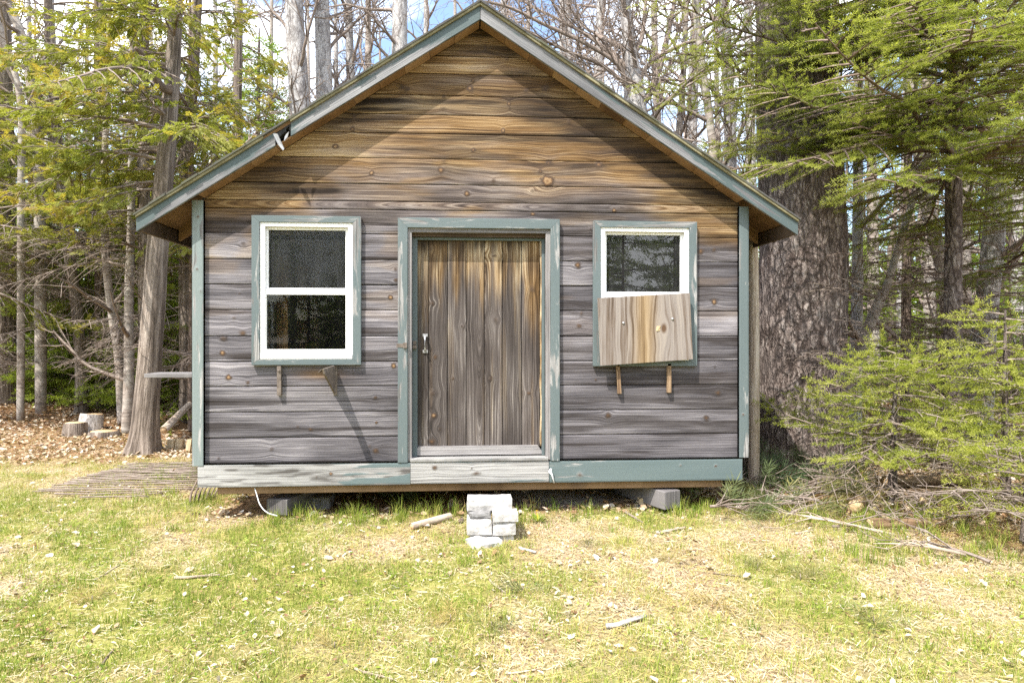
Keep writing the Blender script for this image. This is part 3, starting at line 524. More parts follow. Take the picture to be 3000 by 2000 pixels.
mb.add(v, [(0, 1, 2, 3), (7, 6, 5, 4), (0, 4, 5, 1), (1, 5, 6, 2), (2, 6, 7, 3), (3, 7, 4, 0)])
v = [(x0 - 0.002, -0.012, z1), (x0 - 0.02, -0.31, z1 - 0.012), (x0 - 0.045, -0.31, z1 - 0.035), (x0 - 0.032, -0.012, z1 - 0.026)]; v += [(a, b, c - 0.004) for a, b, c in v]
mb.add(v, [(0, 3, 2, 1), (4, 5, 6, 7), (0, 1, 5, 4), (1, 2, 6, 5), (2, 3, 7, 6), (3, 0, 4, 7)])
o = mb.build('shelf_bracket', M['rust'], shed); o['label'] = 'open metal bracket sticking out under the left window'
# --- roof
YF, YB, EL, ER = -0.14, 3.75, -2.206, 2.360
def slope(mb, xa, xb, t0, t1, y0, y1, **k):              # a slab lying along a slope between xa and xb, t measured straight down from the roof surface
    a, b = (xa, xb) if xa < xb else (xb, xa); za, zb_ = float(ztop(a)), float(ztop(b))
    prism(mb, [(a, za - t1), (b, zb_ - t1), (b, zb_ - t0), (a, za - t0)], y0, y1, along=(b - a, zb_ - za), **k)
roof = MB(); slope(roof, EL, XA, 0.012, 0.036, YF + 0.003, YB); slope(roof, XA, ER, 0.012, 0.036, YF + 0.003, YB); roof = roof.build('roof', M['raw'], shed)
mb = MB(); rs = np.random.RandomState(5)
for sgn, xe in ((-1, EL - 0.012), (1, ER + 0.012)):      # courses of shingles, uneven at the rake edge
    n = 22; cuts = np.linspace(xe, XA, n + 1)
    for k in range(n):
        yj = YF - 0.018 - rs.uniform(0, 0.014)
        slope(mb, cuts[k], cuts[k + 1], -0.004 * (k % 2) - 0.001, 0.0115, yj, YB + 0.02)
mb.build('shingles', M['shingle'], roof)
xg0, xg1 = X(806, YF), X(852, YF); xg2 = X(772, YF)
for (a, b) in ((EL, xg2), (xg1, XA - 0.001), (XA + 0.001, ER)):
    mb = MB(); slope(mb, a, b, 0.0005, 0.030, YF - 0.016, YF + 0.002); mb.build('rake_strip', M['moss'], roof, 0.002)
def barge(a, b, sd_, lbl, dark=0.0, cut=0.0):
    mb = MB(); L0, L1 = (a, b); n = 2
    za, zb_ = float(ztop(a)), float(ztop(b)); ln = math.hypot(b - a, zb_ - za); nA = int(ln / 0.008); s = np.linspace(0, 1, nA); tt = np.linspace(0.031, 0.122, 14)
    Xg = a + (b - a) * s[None] + 0 * tt[:, None]; Zg = za + (zb_ - za) * s[None] - tt[:, None]
    g = np.stack([s[None] * ln + sd_ + 0 * Xg, tt[:, None] + 0.006 * fbm(Xg * 2, Zg * 2, sd_, 2) + sd_ * .3, 0 * Xg + sd_], -1).reshape(-1, 3)
    pe = 0.09 + 0.22 * fbm(Xg * 2.4, (tt[:, None] + 0 * Xg) * 30, sd_, 3) + 0.20 * np.exp(-((tt[:, None] - 0.05) / 0.02) ** 2) - 0.25 * sst(0.4, 0.7, fbm(Xg * 1.3, Zg * 0 + sd_, 2.0, 3)); m_ = np.stack([0 * Xg, pe, 0 * Xg], -1).reshape(-1, 3)
    i = (np.arange(13)[:, None] * nA + np.arange(nA - 1)[None]).ravel(); q = np.stack([i, i + nA, i + nA + 1, i + 1], -1)
    mb.add(np.stack([Xg, YF + 0 * Xg, Zg], -1).reshape(-1, 3), q if b > a else q[:, ::-1], grain=g, mask=m_)
    slope(mb, a, b, 0.0312, 0.1218, YF + 0.0005, YF + 0.022, mask=(0, 0.1, 0)); o = mb.build('barge_board', M['barge'], roof); o['label'] = lbl
barge(EL, xg0, 1.3, 'lower left rake board, broken off at its top'); barge(xg1, XA - 0.002, 2.7, 'upper left rake board'); barge(XA + 0.002, ER, 4.1, 'right rake board, peeling green paint')
for a, b in ((X(600), XA - 0.004), (XA + 0.004, X(2158))):   # boards closing the underside of the rake
    mb = MB(); n = 11; c_ = np.linspace(a, b, n + 1)
    for k in range(n): slope(mb, c_[k] + 0.0012, c_[k + 1] - 0.0012, 0.110 + 0.003 * (k % 2), 0.1225 + 0.002 * (k % 3), YF + 0.023, -0.004)
    mb.build('soffit', M['raw'], roof)
for sgn in (-1, 1):
    xe = EL + 0.012 if sgn < 0 else ER - 0.012
    for k in range(1, 9):
        mb = MB(); y = 0.02 + 0.41 * k; slope(mb, xe + 0.03 * -sgn, XA + sgn * 0.02, 0.037, 0.13, y, y + 0.04); mb.build('rafter', M['raw'], roof)
    mb = MB(); a = xe; z_ = float(ztop(xe)); box(mb, min(a, a - sgn * 0.022), max(a, a - sgn * 0.022), YF + 0.023, YB - 0.01, z_ - 0.128, z_ - 0.037, axis=1); mb.build('eave_board', M['dark'], roof)
mb = MB()
for q in ([(800, 392), (812, 392), (832, 436), (829, 441), (815, 425), (806, 408)], [(838, 394), (846, 386), (842, 402), (832, 413), (834, 402)]):
    p = [onY(a, b, YF - 0.02 - 0.006 * (k % 2)) for k, (a, b) in enumerate(q)]; n = len(p); p2 = [c + (0.002, 0.006, 0.001) for c in p]
    mb.add(p + p2, [(k, (k + 1) % n, (k + 1) % n + n, k + n) for k in range(n)], [(0, k, k + 1) for k in range(1, n - 1)] + [(n, n + k + 1, n + k) for k in range(1, n - 1)])
mb.build('torn_flashing', M['tin'], roof)
mb = MB()
for k in range(7):
    a = xg0 + (xg1 - xg0) * k / 7; slope(mb, a, a + (xg1 - xg0) / 7 + 0.01, 0.012, 0.045 + 0.03 * rs.rand(), YF + 0.004 + 0.01 * rs.rand(), YF + 0.09)
mb.build('torn_felt', M['felt'], roof)
# --- the other walls and the inside
mb = MB(); YW = 3.6
for z in np.arange(0.24, 2.25, 0.18):
    z1 = min(z + 0.176, 2.27)
    if z1 < 0.44 or z > 1.62: box(mb, XL, XL + 0.02, 0.05, YW, z, z1, axis=1)
    else:
        box(mb, XL, XL + 0.02, 0.05, 0.5, z, z1, axis=1); box(mb, XL, XL + 0.02, 1.74, YW, z, z1, axis=1)  # opening out of view, added and sized to let sun onto the studs
mb.build('side_wall', M['siding'], shed)
mb = MB()
for z in np.arange(0.24, 2.25, 0.18): box(mb, XR - 0.02, XR, 0.05, YW, z, min(z + 0.176, 2.27), axis=1)
mb.build('side_wall', M['siding'], shed)
mb = MB(); box(mb, XL + 0.0205, XL + 0.03, 0.06, 0.5, 0.3, 2.0, axis=2); box(mb, XL + 0.0205, XL + 0.03, 1.74, YW - 0.04, 0.3, 2.0, axis=2); box(mb, XL + 0.0205, XL + 0.03, 0.5, 1.74, 0.3, 0.42); box(mb, XL + 0.0205, XL + 0.03, 0.5, 1.74, 1.62, 2.0); mb.build('shade_lining', M['dark'], shed)  # dark panels added so the inside reads as unlit
mb = MB(); box(mb, XR - 0.03, XR - 0.0205, 0.06, YW - 0.04, 0.3, 2.0, axis=1); mb.build('shade_lining', M['dark'], shed)
mb = MB(); prism(mb, [(XL, 0.25), (XR, 0.25), (XR, 2.30), (XA, ZA - 0.038), (XL, 2.29)], YW - 0.03, YW); mb.build('back_wall', M['dark'], shed)
mb = MB(); box(mb, XL, XR, 0.05, YW, 0.25, 0.30, axis=1); mb.build('floor', M['plate'], shed)  # pale floor, meant to bounce sun from the added opening
for y in (0.42, 1.10, 1.80, 2.60, 3.2):
    mb = MB(); box(mb, XL + 0.0305, XL + 0.135, y, y + 0.045, 0.30, 2.05, axis=2); mb.build('stud', M['stud'], shed)
mb = MB(); box(mb, XL + 0.004, XL + 0.010, 0.5, 1.74, 0.41, 1.66); mb.build('window_pane', M['glass'], shed)  # pane of the added side opening, out of view
mb = MB(); box(mb, XL - 0.42, XL - 0.002, 0.10, 0.34, Z(1106, 520, .1), Z(1094, 520, .1)); box(mb, XL - 0.06, XL - 0.003, 0.2, 0.24, 0.80, Z(1107, 520, .1)); mb.build('outside_shelf', M['greywood'], shed, 0.003)
mb = MB(); pts = spline([P(742, 1416, 4.80), P(752, 1448, 4.70), P(762, 1478, 4.60), P(782, 1500, 4.50), P(812, 1510, 4.42)], 20); tube(mb, pts, 0.0032, 6); tag(center(mb.build('cord', M['cord'])), 'white cord hanging from under the left end of the shed to the grass', 'cord')

# ------------------------------------------------------------------ trees
def Tm(fn):                                              # template of small faces -> (verts, quads)
    v, q = [], []
    fn(v, q); return np.array(v, float), np.array(q, int)
def leafq(v, q, base, d, up, L, wd):
    d = np.array(d, float); d /= np.linalg.norm(d); s = np.cross(up, d); s /= np.linalg.norm(s) + 1e-9; b = np.array(base, float); k = len(v)
    v += [tuple(b), tuple(b + d * L * 0.45 + s * wd), tuple(b + d * L), tuple(b + d * L * 0.45 - s * wd)]; q.append((k, k + 1, k + 2, k + 3))
def _cedar(v, q):
    rs = np.random.RandomState(4)
    for i in range(7):
        x = 0.08 + 0.13 * i; ln = 0.46 * (1 - 0.55 * x)
        for sg in (-1, 1):
            a = R(38 + rs.uniform(-10, 10)); z = rs.uniform(-0.05, 0.05); b = (x + rs.uniform(-.03, .03), 0, z * 0.3)
            dd = (math.cos(a), sg * math.sin(a), z - 0.08); leafq(v, q, b, dd, (rs.uniform(-.4, .4), rs.uniform(-.4, .4), 1), ln, 0.045)
            m = np.array(b) + np.array(dd) * ln * 0.5; leafq(v, q, m, (1, sg * 0.15, z), (rs.uniform(-.4, .4), .2, 1), ln * 0.5, 0.035)
    leafq(v, q, (0.55, 0, 0), (1, 0, -0.1), (0, .2, 1), 0.45, 0.05)
T_CEDAR = Tm(_cedar)
def _shoot(n, L, wd, fwd):
    def f(v, q):
        rs = np.random.RandomState(n)
        for i in range(n):
            x = i / n; th = i * 2.4; o = np.array([0, math.cos(th), 0.75 * math.sin(th) + 0.15])
            leafq(v, q, (x, 0, 0), (fwd, o[1], o[2]), (rs.normal(), rs.normal(), 1), L * rs.uniform(0.8, 1.15), wd)
        leafq(v, q, (0.85, 0, 0), (1, 0, 0), (0, 0, 1), L * 1.2, wd * 1.5)
    return f
T_SPRUCE = Tm(_shoot(34, 0.175, 0.019, 0.8)); T_FIR = Tm(_shoot(13, 0.30, 0.038, 0.7)); T_PINE = Tm(_shoot(30, 0.62, 0.013, 0.95)); T_FARSP = Tm(_shoot(9, 0.42, 0.06, 0.7))
def instance(mb, T, O, D, U, Sc, tint, mat=1):
    tv, tq = T; O = np.asarray(O, float)
    if not len(O): return
    D = nrm(D); Yv = nrm(np.cross(U, D)); Zv = np.cross(D, Yv); Sc = np.zeros(len(O)) + Sc
    V = O[:, None] + Sc[:, None, None] * (tv[None, :, 0:1] * D[:, None] + tv[None, :, 1:2] * Yv[:, None] + tv[None, :, 2:3] * Zv[:, None])
    n, k = len(O), len(tv)
    q = (tq[None] + (np.arange(n) * k)[:, None, None]).reshape(-1, 4)
    tn = np.clip(np.repeat(np.asarray(tint, float), k) + np.random.RandomState(n).uniform(-0.09, 0.09, n * k), 0, 1)
    mb.add(V.reshape(-1, 3), q, tint=tn, mat=mat)
UP = np.array([0, 0, 1.0])
class Fol:
    def __init__(s): s.O = []; s.D = []; s.U = []; s.S = []; s.T = []
    def put(s, o, d, u, sc, t): s.O.append(o); s.D.append(d); s.U.append(u); s.S.append(sc); s.T.append(t)
    def emit(s, mb, T, mat=1):
        if s.O: instance(mb, T, np.array(s.O), np.array(s.D), np.array(s.U), np.array(s.S), np.array(s.T), mat)
def limb(rs, mb, fo, p0, azm, L, el, droop, curl, r0, kind, dens=1.0, bare=0.3, tint0=0.5, sub=0.42, mat=0, base_tint=0.0, sc=1.0, sides=5):
    n = 9; t = np.linspace(0, 1, n); h = np.array([math.cos(azm), math.sin(azm), 0]); sd_ = np.array([-h[1], h[0], 0])
    rad = L * t; zc = L * (math.sin(el) * t - droop * t ** 2 + curl * t ** 4); lat = L * 0.10 * rs.normal() * t ** 2 + 0.025 * L * rs.normal(size=n) * t
    pts = p0 + h * (rad * math.cos(el))[:, None] + sd_ * lat[:, None] + UP * zc[:, None]
    tube(mb, pts, r0 * (1 - 0.85 * t), sides, mat=mat, seed=rs.uniform(0, 50), cap=False)
    m = max(3, int(L / 0.085)); side = 1
    for k in range(m):
        f = bare * 0.6 + (1 - bare * 0.6) * (k + rs.rand() * 0.6) / m
        if f > 0.98: continue
        q = f * (n - 1); i = min(int(q), n - 2); o = pts[i] + (pts[i + 1] - pts[i]) * (q - i); d0 = nrm(pts[i + 1] - pts[i]); side = -side
        l2 = sub * L * (1 - f) * rs.uniform(0.7, 1.2) + 0.10
        a = R(rs.uniform(38, 62)); d = nrm(d0 * math.cos(a) + side * sd_ * math.sin(a) + UP * rs.uniform(-0.18, 0.10))
        dr = 0.35 if kind == 'cedar' else 0.12
        s2 = np.linspace(0, 1, 4); pp = o + d * (l2 * s2)[:, None] - UP * (dr * l2 * s2 ** 2 * rs.uniform(0.3, 1.3))[:, None]
        tube(mb, pp, r0 * 0.32 * (1 - 0.7 * s2) + 0.0020, 3, mat=mat, seed=rs.uniform(0, 50), cap=False)
        if fo is None or f < bare or rs.rand() > dens: 
            if rs.rand() < 0.6:
                for _ in range(3):
                    f2 = rs.uniform(0.2, 0.9); o3 = o + (pp[-1] - o) * f2; d3 = nrm(d + rs.normal(size=3) * 0.6); tube(mb, [o3, o3 + d3 * l2 * 0.25, o3 + d3 * l2 * 0.4 + rs.normal(size=3) * 0.03], [0.003, 0.0022, 0.0014], 3, mat=mat, cap=False)
            continue
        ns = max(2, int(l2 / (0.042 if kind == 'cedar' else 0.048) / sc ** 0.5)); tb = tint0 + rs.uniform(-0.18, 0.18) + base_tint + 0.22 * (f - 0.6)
        for j in range(ns):
            g = (j + rs.rand()) / ns; o2 = o + (pp[-1] - o) * g - UP * (0.0 if g > 0.9 else 0.0)
            if kind == 'cedar':
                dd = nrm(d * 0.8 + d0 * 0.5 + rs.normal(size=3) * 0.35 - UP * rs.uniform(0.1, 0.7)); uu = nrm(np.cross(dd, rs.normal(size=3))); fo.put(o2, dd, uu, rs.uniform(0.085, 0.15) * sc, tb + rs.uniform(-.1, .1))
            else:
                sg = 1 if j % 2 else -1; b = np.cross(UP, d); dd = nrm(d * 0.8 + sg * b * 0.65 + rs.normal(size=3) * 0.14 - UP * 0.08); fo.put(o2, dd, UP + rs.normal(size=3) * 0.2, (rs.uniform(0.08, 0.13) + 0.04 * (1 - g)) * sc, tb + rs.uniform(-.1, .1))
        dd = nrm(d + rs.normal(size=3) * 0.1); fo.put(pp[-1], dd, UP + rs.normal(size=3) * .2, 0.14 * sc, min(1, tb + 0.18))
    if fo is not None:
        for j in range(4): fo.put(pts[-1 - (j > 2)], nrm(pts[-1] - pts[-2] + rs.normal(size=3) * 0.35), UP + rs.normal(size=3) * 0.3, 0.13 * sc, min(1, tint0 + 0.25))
def trunk_pts(pix, depth, zbase=None, ztop_=None, n=40):
    """trunk line through points of the photograph at one distance: pix = [(px, py, width_px)...] from the ground up"""
    p = [P(a, b, depth) for a, b, _ in pix]; r = [w_ * depth / F / 2 for _, _, w_ in pix]
    if zbase is not None: p[0][2] = zbase
    else: p[0][2] = float(H(p[0][0], p[0][1])) - 0.04
    if ztop_ is not None:
        d = p[-1] - p[-2]; k = (ztop_ - p[-1][2]) / max(d[2], 0.2); p.append(p[-1] + d * k * 0.9 + UP * (0.1 * k * d[2])); r.append(r[-1] * 0.45)
    t = np.linspace(0, len(p) - 1, n); return spline(p, n), np.interp(t, np.arange(len(p)), r)
def at_z(pts, rad, z): 
    return np.array([np.interp(z, pts[:, 2], pts[:, k]) for k in (0, 1)] + [z]), float(np.interp(z, pts[:, 2], rad))
def tree(name, label, cat, group, pts, rad, barkm, crown=None, sides=14, rough=0.10, flut=0.0, seed=0, twigm='twig', leafm='cedarleaf', tmpl=None):
    th = thing(name, label, cat, tuple(pts[0]), 0, group)
    mb = MB(); tube(mb, pts, rad, sides, rough, seed, flut=flut); mb.build('trunk', M[barkm], th)
    if crown:
        rs = np.random.RandomState(seed + 100); mb = MB(); fo = Fol(); crown(rs, mb, fo)
        fo.emit(mb, tmpl or T_CEDAR); mb.build('crown', [M[twigm], M[leafm]], th)
    return th
def cedar_crown(pts, rad, z0, z1, n, Lr, tint0=0.45, dens=1.0, azlim=None, nd=0, zd=(0.6, 2.2), sc=1.0, bare=0.3):
    def f(rs, mb, fo):
        for k in range(n):
            z = z0 + (z1 - z0) * (k + rs.rand()) / n; p, r = at_z(pts, rad, z); a = rs.uniform(0, 2 * math.pi) if azlim is None else rs.uniform(*azlim)
            L = rs.uniform(*Lr) * (1 - 0.45 * (z - z0) / max(z1 - z0, 1)); limb(rs, mb, fo, p, a, L, R(rs.uniform(-5, 30)), rs.uniform(0.35, 0.75), rs.uniform(0.15, 0.4), 0.008 + 0.010 * L, 'cedar', dens, bare, tint0, 0.40, sc=sc)
        for k in range(nd):
            z = rs.uniform(*zd); p, r = at_z(pts, rad, z); limb(rs, mb, None, p, rs.uniform(0, 2 * math.pi), rs.uniform(0.6, 2.0), R(rs.uniform(-15, 25)), rs.uniform(0.0, 0.4), 0.1, 0.009, 'cedar')
    return f
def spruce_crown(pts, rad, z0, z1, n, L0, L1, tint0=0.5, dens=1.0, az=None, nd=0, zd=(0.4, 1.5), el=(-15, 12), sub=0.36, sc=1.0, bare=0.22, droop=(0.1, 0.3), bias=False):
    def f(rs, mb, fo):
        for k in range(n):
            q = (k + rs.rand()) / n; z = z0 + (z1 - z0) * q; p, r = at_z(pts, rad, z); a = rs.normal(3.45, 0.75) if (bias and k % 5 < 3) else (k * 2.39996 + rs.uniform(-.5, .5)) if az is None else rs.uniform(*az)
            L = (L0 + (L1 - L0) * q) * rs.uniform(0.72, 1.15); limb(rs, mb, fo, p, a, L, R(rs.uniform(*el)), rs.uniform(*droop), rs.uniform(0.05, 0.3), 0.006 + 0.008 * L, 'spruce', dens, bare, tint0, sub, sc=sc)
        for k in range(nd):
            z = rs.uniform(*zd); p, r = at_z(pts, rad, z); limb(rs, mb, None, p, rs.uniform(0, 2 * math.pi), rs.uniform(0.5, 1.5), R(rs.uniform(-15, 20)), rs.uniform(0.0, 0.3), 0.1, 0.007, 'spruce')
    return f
def grow(rs, mb, p, d, L, r, lev, mx, nk=(9, 8, 6, 4), gn=0.15, mat=0):
    ns = max(3, int(L / (0.35 if lev == 0 else 0.16))); ns = min(ns, 14 if lev < 2 else 5); pts = [p]; dd = [d]
    for i in range(ns):
        d = nrm(d + rs.normal(size=3) * gn * (0.5 if lev == 0 else 1.0) + UP * (0.05 if lev else 0.02)); p = p + d * L / ns; pts.append(p); dd.append(d)
    pts = np.array(pts); t = np.linspace(0, 1, ns + 1); rad = r * (1 - 0.75 * t) + 0.0018
    tube(mb, pts, rad, (10, 6, 4, 3, 3)[lev], 0.06 if lev == 0 else 0, rs.uniform(0, 40), mat=mat, cap=False)
    if lev < mx:
        for k in range(nk[lev]):
            f = 0.28 + 0.70 * (k + rs.rand()) / nk[lev] if lev else 0.25 + 0.73 * (k + rs.rand()) / nk[lev]
            q = f * ns; i = min(int(q), ns - 1); o = pts[i] + (pts[i + 1] - pts[i]) * (q - i); dv = dd[i]; s = nrm(np.cross(dv, rs.normal(size=3))); a = R(rs.uniform(28, 62))
            grow(rs, mb, o, nrm(dv * math.cos(a) + s * math.sin(a)), L * (0.62 if lev else 0.5) * (1.1 - 0.6 * f) * rs.uniform(0.7, 1.25), max(0.0016, rad[i] * rs.uniform(0.35, 0.55)), lev + 1, mx, nk, gn)
def bare_tree(label, group, pts, rad, barkm, seed, z0, n=16, Lr=(0.8, 2.2), mx=3, cat='tree', name='bare_tree', az=None, el=(15, 60), nk=(9, 8, 6, 4), twigm='twig', r=None):
    th = thing(name, label, cat, tuple(pts[0]), 0, group); mb = MB(); tube(mb, pts, rad, 14, 0.10, seed); mb.build('trunk', M[barkm], th)
    rs = np.random.RandomState(seed); mb = MB(); zt = pts[-1][2]
    for k in range(n):
        z = z0 + (zt - z0) * (k + rs.rand()) / n * 0.98; p, r_ = at_z(pts, rad, z); a = rs.uniform(0, 2 * math.pi) if az is None else rs.uniform(*az); e = R(rs.uniform(*el))
        grow(rs, mb, p, np.array([math.cos(a) * math.cos(e), math.sin(a) * math.cos(e), math.sin(e)]), rs.uniform(*Lr), min(r_ * 0.5, 0.035), 1, mx, nk)
    mb.build('crown', M[twigm], th); return th

GC, GB, GF = 'cedar trees left of the shed', 'bare trees beyond the shed', 'young firs under the trees'
# --- left: the cedars
pts, rad = trunk_pts([(416, 1325, 88), (424, 1240, 70), (443, 1000, 63), (464, 700, 58), (491, 400, 48), (509, 150, 40), (522, -100, 34)], 7.5, ztop_=9.0)
tree('cedar_tree', 'thick leaning cedar with stringy bark standing just left of the shed', 'tree', GC, pts, rad, 'cedarbark', cedar_crown(pts, rad, 2.85, 5.6, 34, (0.9, 2.3), 0.68, azlim=(1.5, 5.3), bare=0.2), 26, 0.07, 0.45, 1)
mbk = MB(); tube(mbk, spline([P(500, 262, 7.42), P(478, 258, 7.36), P(462, 240, 7.30), P(450, 215, 7.25), P(425, 170, 7.2), P(395, 140, 7.1)], 18), np.linspace(0.055, 0.018, 18), 9, 0.1, 3)
t1 = [o for o in C.objects if o.name.startswith('cedar_tree')][0]; mbk.build('limb', M['twigdark'], t1)
for args in [
    ('cedar trunk with flaking bark close behind the thick leaning cedar', [(425, 1250, 40), (424, 1000, 36), (422, 700, 34), (420, 350, 30), (424, 0, 26)], 8.6, 'cedarbark', (2.3, 8.0), 26, (0.8, 1.8), 2),
    ('forked cedar stem rising behind the left eave', [(548, 1260, 40), (545, 800, 40), (548, 420, 38), (560, 280, 36), (572, 120, 30), (580, -60, 26)], 9.2, 'cedarbark', (2.6, 9.0), 30, (0.9, 2.0), 3),
    ('wide dark trunk at the far left edge on top of the leaf mound', [(12, 1195, 86), (10, 1000, 74), (8, 700, 66), (4, 300, 58), (0, -50, 50)], 10.6, 'cedarbark', (2.0, 9.0), 34, (1.0, 2.4), 4),
    ('straight brown trunk rising from the brushy heap on the mound', [(240, 1215, 36), (236, 1050, 31), (222, 880, 30), (190, 650, 28), (165, 380, 26), (140, 0, 22)], 9.8, 'cedarbark', (2.0, 8.0), 26, (0.9, 2.1), 5),
    ('cedar behind the brush between the mound and the leaning cedar', [(318, 1215, 30), (315, 1000, 28), (308, 760, 26), (300, 400, 24), (296, 0, 20)], 10.8, 'cedarbark', (2.2, 9.5), 28, (0.9, 2.0), 6),
    ('cedar with high foliage just above the broken rake of the roof', [(690, 1200, 32), (690, 800, 30), (694, 400, 26), (700, 0, 22)], 11.6, 'cedarbark', (3.2, 9.5), 26, (0.8, 1.7), 7),
    ('cedar hung with green sprays outside the left frame edge', [(-160, 1200, 50), (-150, 800, 46), (-140, 300, 40), (-130, -60, 34)], 8.6, 'cedarbark', (1.9, 8.0), 14, (1.0, 2.0), 8)]:
    lb, pix, dep, bk, (z0, z1), n, Lr, sd_ = args
    pts, rad = trunk_pts(pix, dep, ztop_=8.0)
    tree('cedar_tree', lb, 'tree', GC, pts, rad, bk, cedar_crown(pts, rad, z0, z0 + 0.55 * (z1 - z0), int(n * 1.05), Lr, 0.60 + 0.03 * (sd_ % 4), nd=28, zd=(0.8, 2.9), dens=0.90, bare=0.22), 14, 0.1, 0.25, sd_)
# --- left: bare and slender stems
def stem(label, pix, dep, bk, sd_, top=8.0, n=10, z0=0.6, Lr=(0.4, 1.3), group='slender stems left of the shed', mx=2, name='slender_tree', el=(-5, 40), nk=(9, 5, 3, 3)):
    pts, rad = trunk_pts(pix, dep, ztop_=top); return bare_tree(label, group, pts, rad, bk, sd_, z0, n, Lr, mx, name=name, el=el, nk=nk)
stem('slender curved stem crossing in front of the birch left of the cedar', [(357, 1200, 24), (348, 1060, 23), (330, 930, 23), (313, 790, 22), (306, 640, 21), (306, 500, 19), (312, 300, 15)], 8.8, 'birchbark', 21, 7.0, 12)
stem('banded grey birch immediately left of the thick leaning cedar', [(372, 1250, 32), (378, 1080, 28), (378, 850, 25), (384, 650, 21), (386, 400, 18), (388, 0, 14)], 8.5, 'birchbark', 22, 8.0, 12)
stem('grey trunk standing in the young firs at far left', [(172, 1170, 30), (172, 900, 27), (166, 640, 25), (160, 300, 20), (150, 0, 16)], 12.5, 'palebark', 23, 9, 12)
stem('thin broken dead stem leaning on the left mound', [(137, 1178, 16), (122, 1120, 15), (108, 1072, 12)], 10.2, 'twigdark', 24, 0.95, 2, 0.5, (0.2, 0.4), mx=1)
stem('dark thin trunk between the cedar and the corner of the shed', [(560, 1290, 18), (558, 1100, 17), (562, 900, 16), (560, 600, 14)], 8.9, 'twigdark', 25, 6, 14, 0.4, (0.4, 1.1))
stem('pale dappled trunk behind the dead stem', [(128, 1172, 24), (122, 1060, 24), (112, 960, 22), (100, 700, 20), (90, 300, 16)], 11.5, 'palebark', 26, 8, 10)
stem('twin dark trunk right of the brushy heap', [(292, 1205, 22), (290, 1000, 22), (288, 760, 20), (284, 300, 16)], 10.2, 'twigdark', 27, 8, 14)
stem('crooked bare tree against white sky at the top left corner', [(120, 1160, 30), (115, 500, 30), (95, 260, 30), (72, 130, 26), (28, 20, 22), (0, -60, 18)], 9.6, 'birchbark', 28, 8.0, 16, 4.0, (0.8, 2.0), mx=3, el=(5, 60))
stem('thin bare tree with arched boughs near the top left corner', [(60, 1180, 20), (62, 600, 20), (60, 300, 18), (10, 110, 16), (-20, 20, 14)], 9.0, 'birchbark', 29, 7.5, 14, 3.6, (0.7, 1.8), mx=3, el=(5, 60))
# --- pale trunks behind the roof
for lb, pix, dep, sd_ in [
    ('pale ridged maple trunk, thickest of those left of the roof peak', [(888, 1150, 66), (884, 600, 62), (876, 300, 58), (866, 100, 54), (858, -60, 50)], 12.0, 31),
    ('mottled pale trunk second from the roof peak on its left', [(955, 1150, 52), (955, 600, 50), (950, 270, 47), (942, 0, 42)], 12.6, 32),
    ('smooth pale trunk nearest to the roof peak on its left', [(1166, 1150, 50), (1168, 500, 48), (1170, 150, 46), (1172, -40, 44)], 12.2, 33),
    ('thin pale trunk midway along the left roof slope', [(1030, 1150, 26), (1030, 500, 25), (1026, 200, 24), (1020, 0, 22)], 14.0, 34),
    ('grey trunk showing through twigs right of the roof peak', [(1660, 1150, 40), (1664, 500, 40), (1660, 200, 40), (1656, 0, 36)], 13.0, 35),
    ('thin leaning grey trunk directly above the roof right of the peak', [(1742, 1150, 34), (1745, 500, 30), (1752, 200, 26), (1760, 0, 22)], 14.5, 36)]:
    pts, rad = trunk_pts(pix, dep, ztop_=12.0); bare_tree(lb, GB, pts, rad, 'palebark', sd_, 3.4, 16, (0.8, 2.2), 3)
# --- bare trees right of the peak
pts, rad = trunk_pts([(1872, 1200, 62), (1870, 600, 58), (1868, 320, 54), (1850, 180, 40), (1836, 60, 34), (1828, -50, 30)], 9.0, ztop_=9.0)
t2 = bare_tree('forked bare maple with arching boughs just right of the roof peak', GB, pts, rad, 'palebark', 41, 3.0, 18, (0.8, 2.2), 3, az=(2.0, 5.4))
rs = np.random.RandomState(77); mb = MB()
for pix, w0 in [([(1872, 315), (1905, 270), (1940, 170), (1965, 60), (1985, -40)], 26), ([(1858, 300), (1830, 230), (1800, 180), (1700, 120), (1600, 75), (1500, 25), (1420, 5)], 17), ([(1835, 250), (1760, 190), (1660, 150), (1570, 105), (1480, 55)], 13), ([(1840, 205), (1730, 110), (1640, 60), (1560, 20), (1500, -20)], 14), ([(1868, 250), (1900, 190), (1960, 150), (2040, 120), (2120, 135), (2235, 128)], 15), ([(1848, 180), (1880, 110), (1890, 20), (1900, -50)], 18)]:
    p = spline([P(a, b, 9.0 - 0.5 * (k / len(pix)) * (1 if w0 % 2 else -1)) for k, (a, b) in enumerate(pix)], 24); tube(mb, p, np.linspace(w0, w0 * 0.4, 24) * 9 / F / 2, 8, 0.08, w0)
    for k in range(13):
        i = rs.randint(4, 23); d = nrm(p[i] - p[i - 1]); s = nrm(np.cross(d, rs.normal(size=3))); grow(rs, mb, p[i], nrm(d * 0.7 + s * 0.8), rs.uniform(0.4, 1.3), 0.009, 1, 3, (9, 6, 5, 3))
mb.build('boughs', M['twig'], t2)
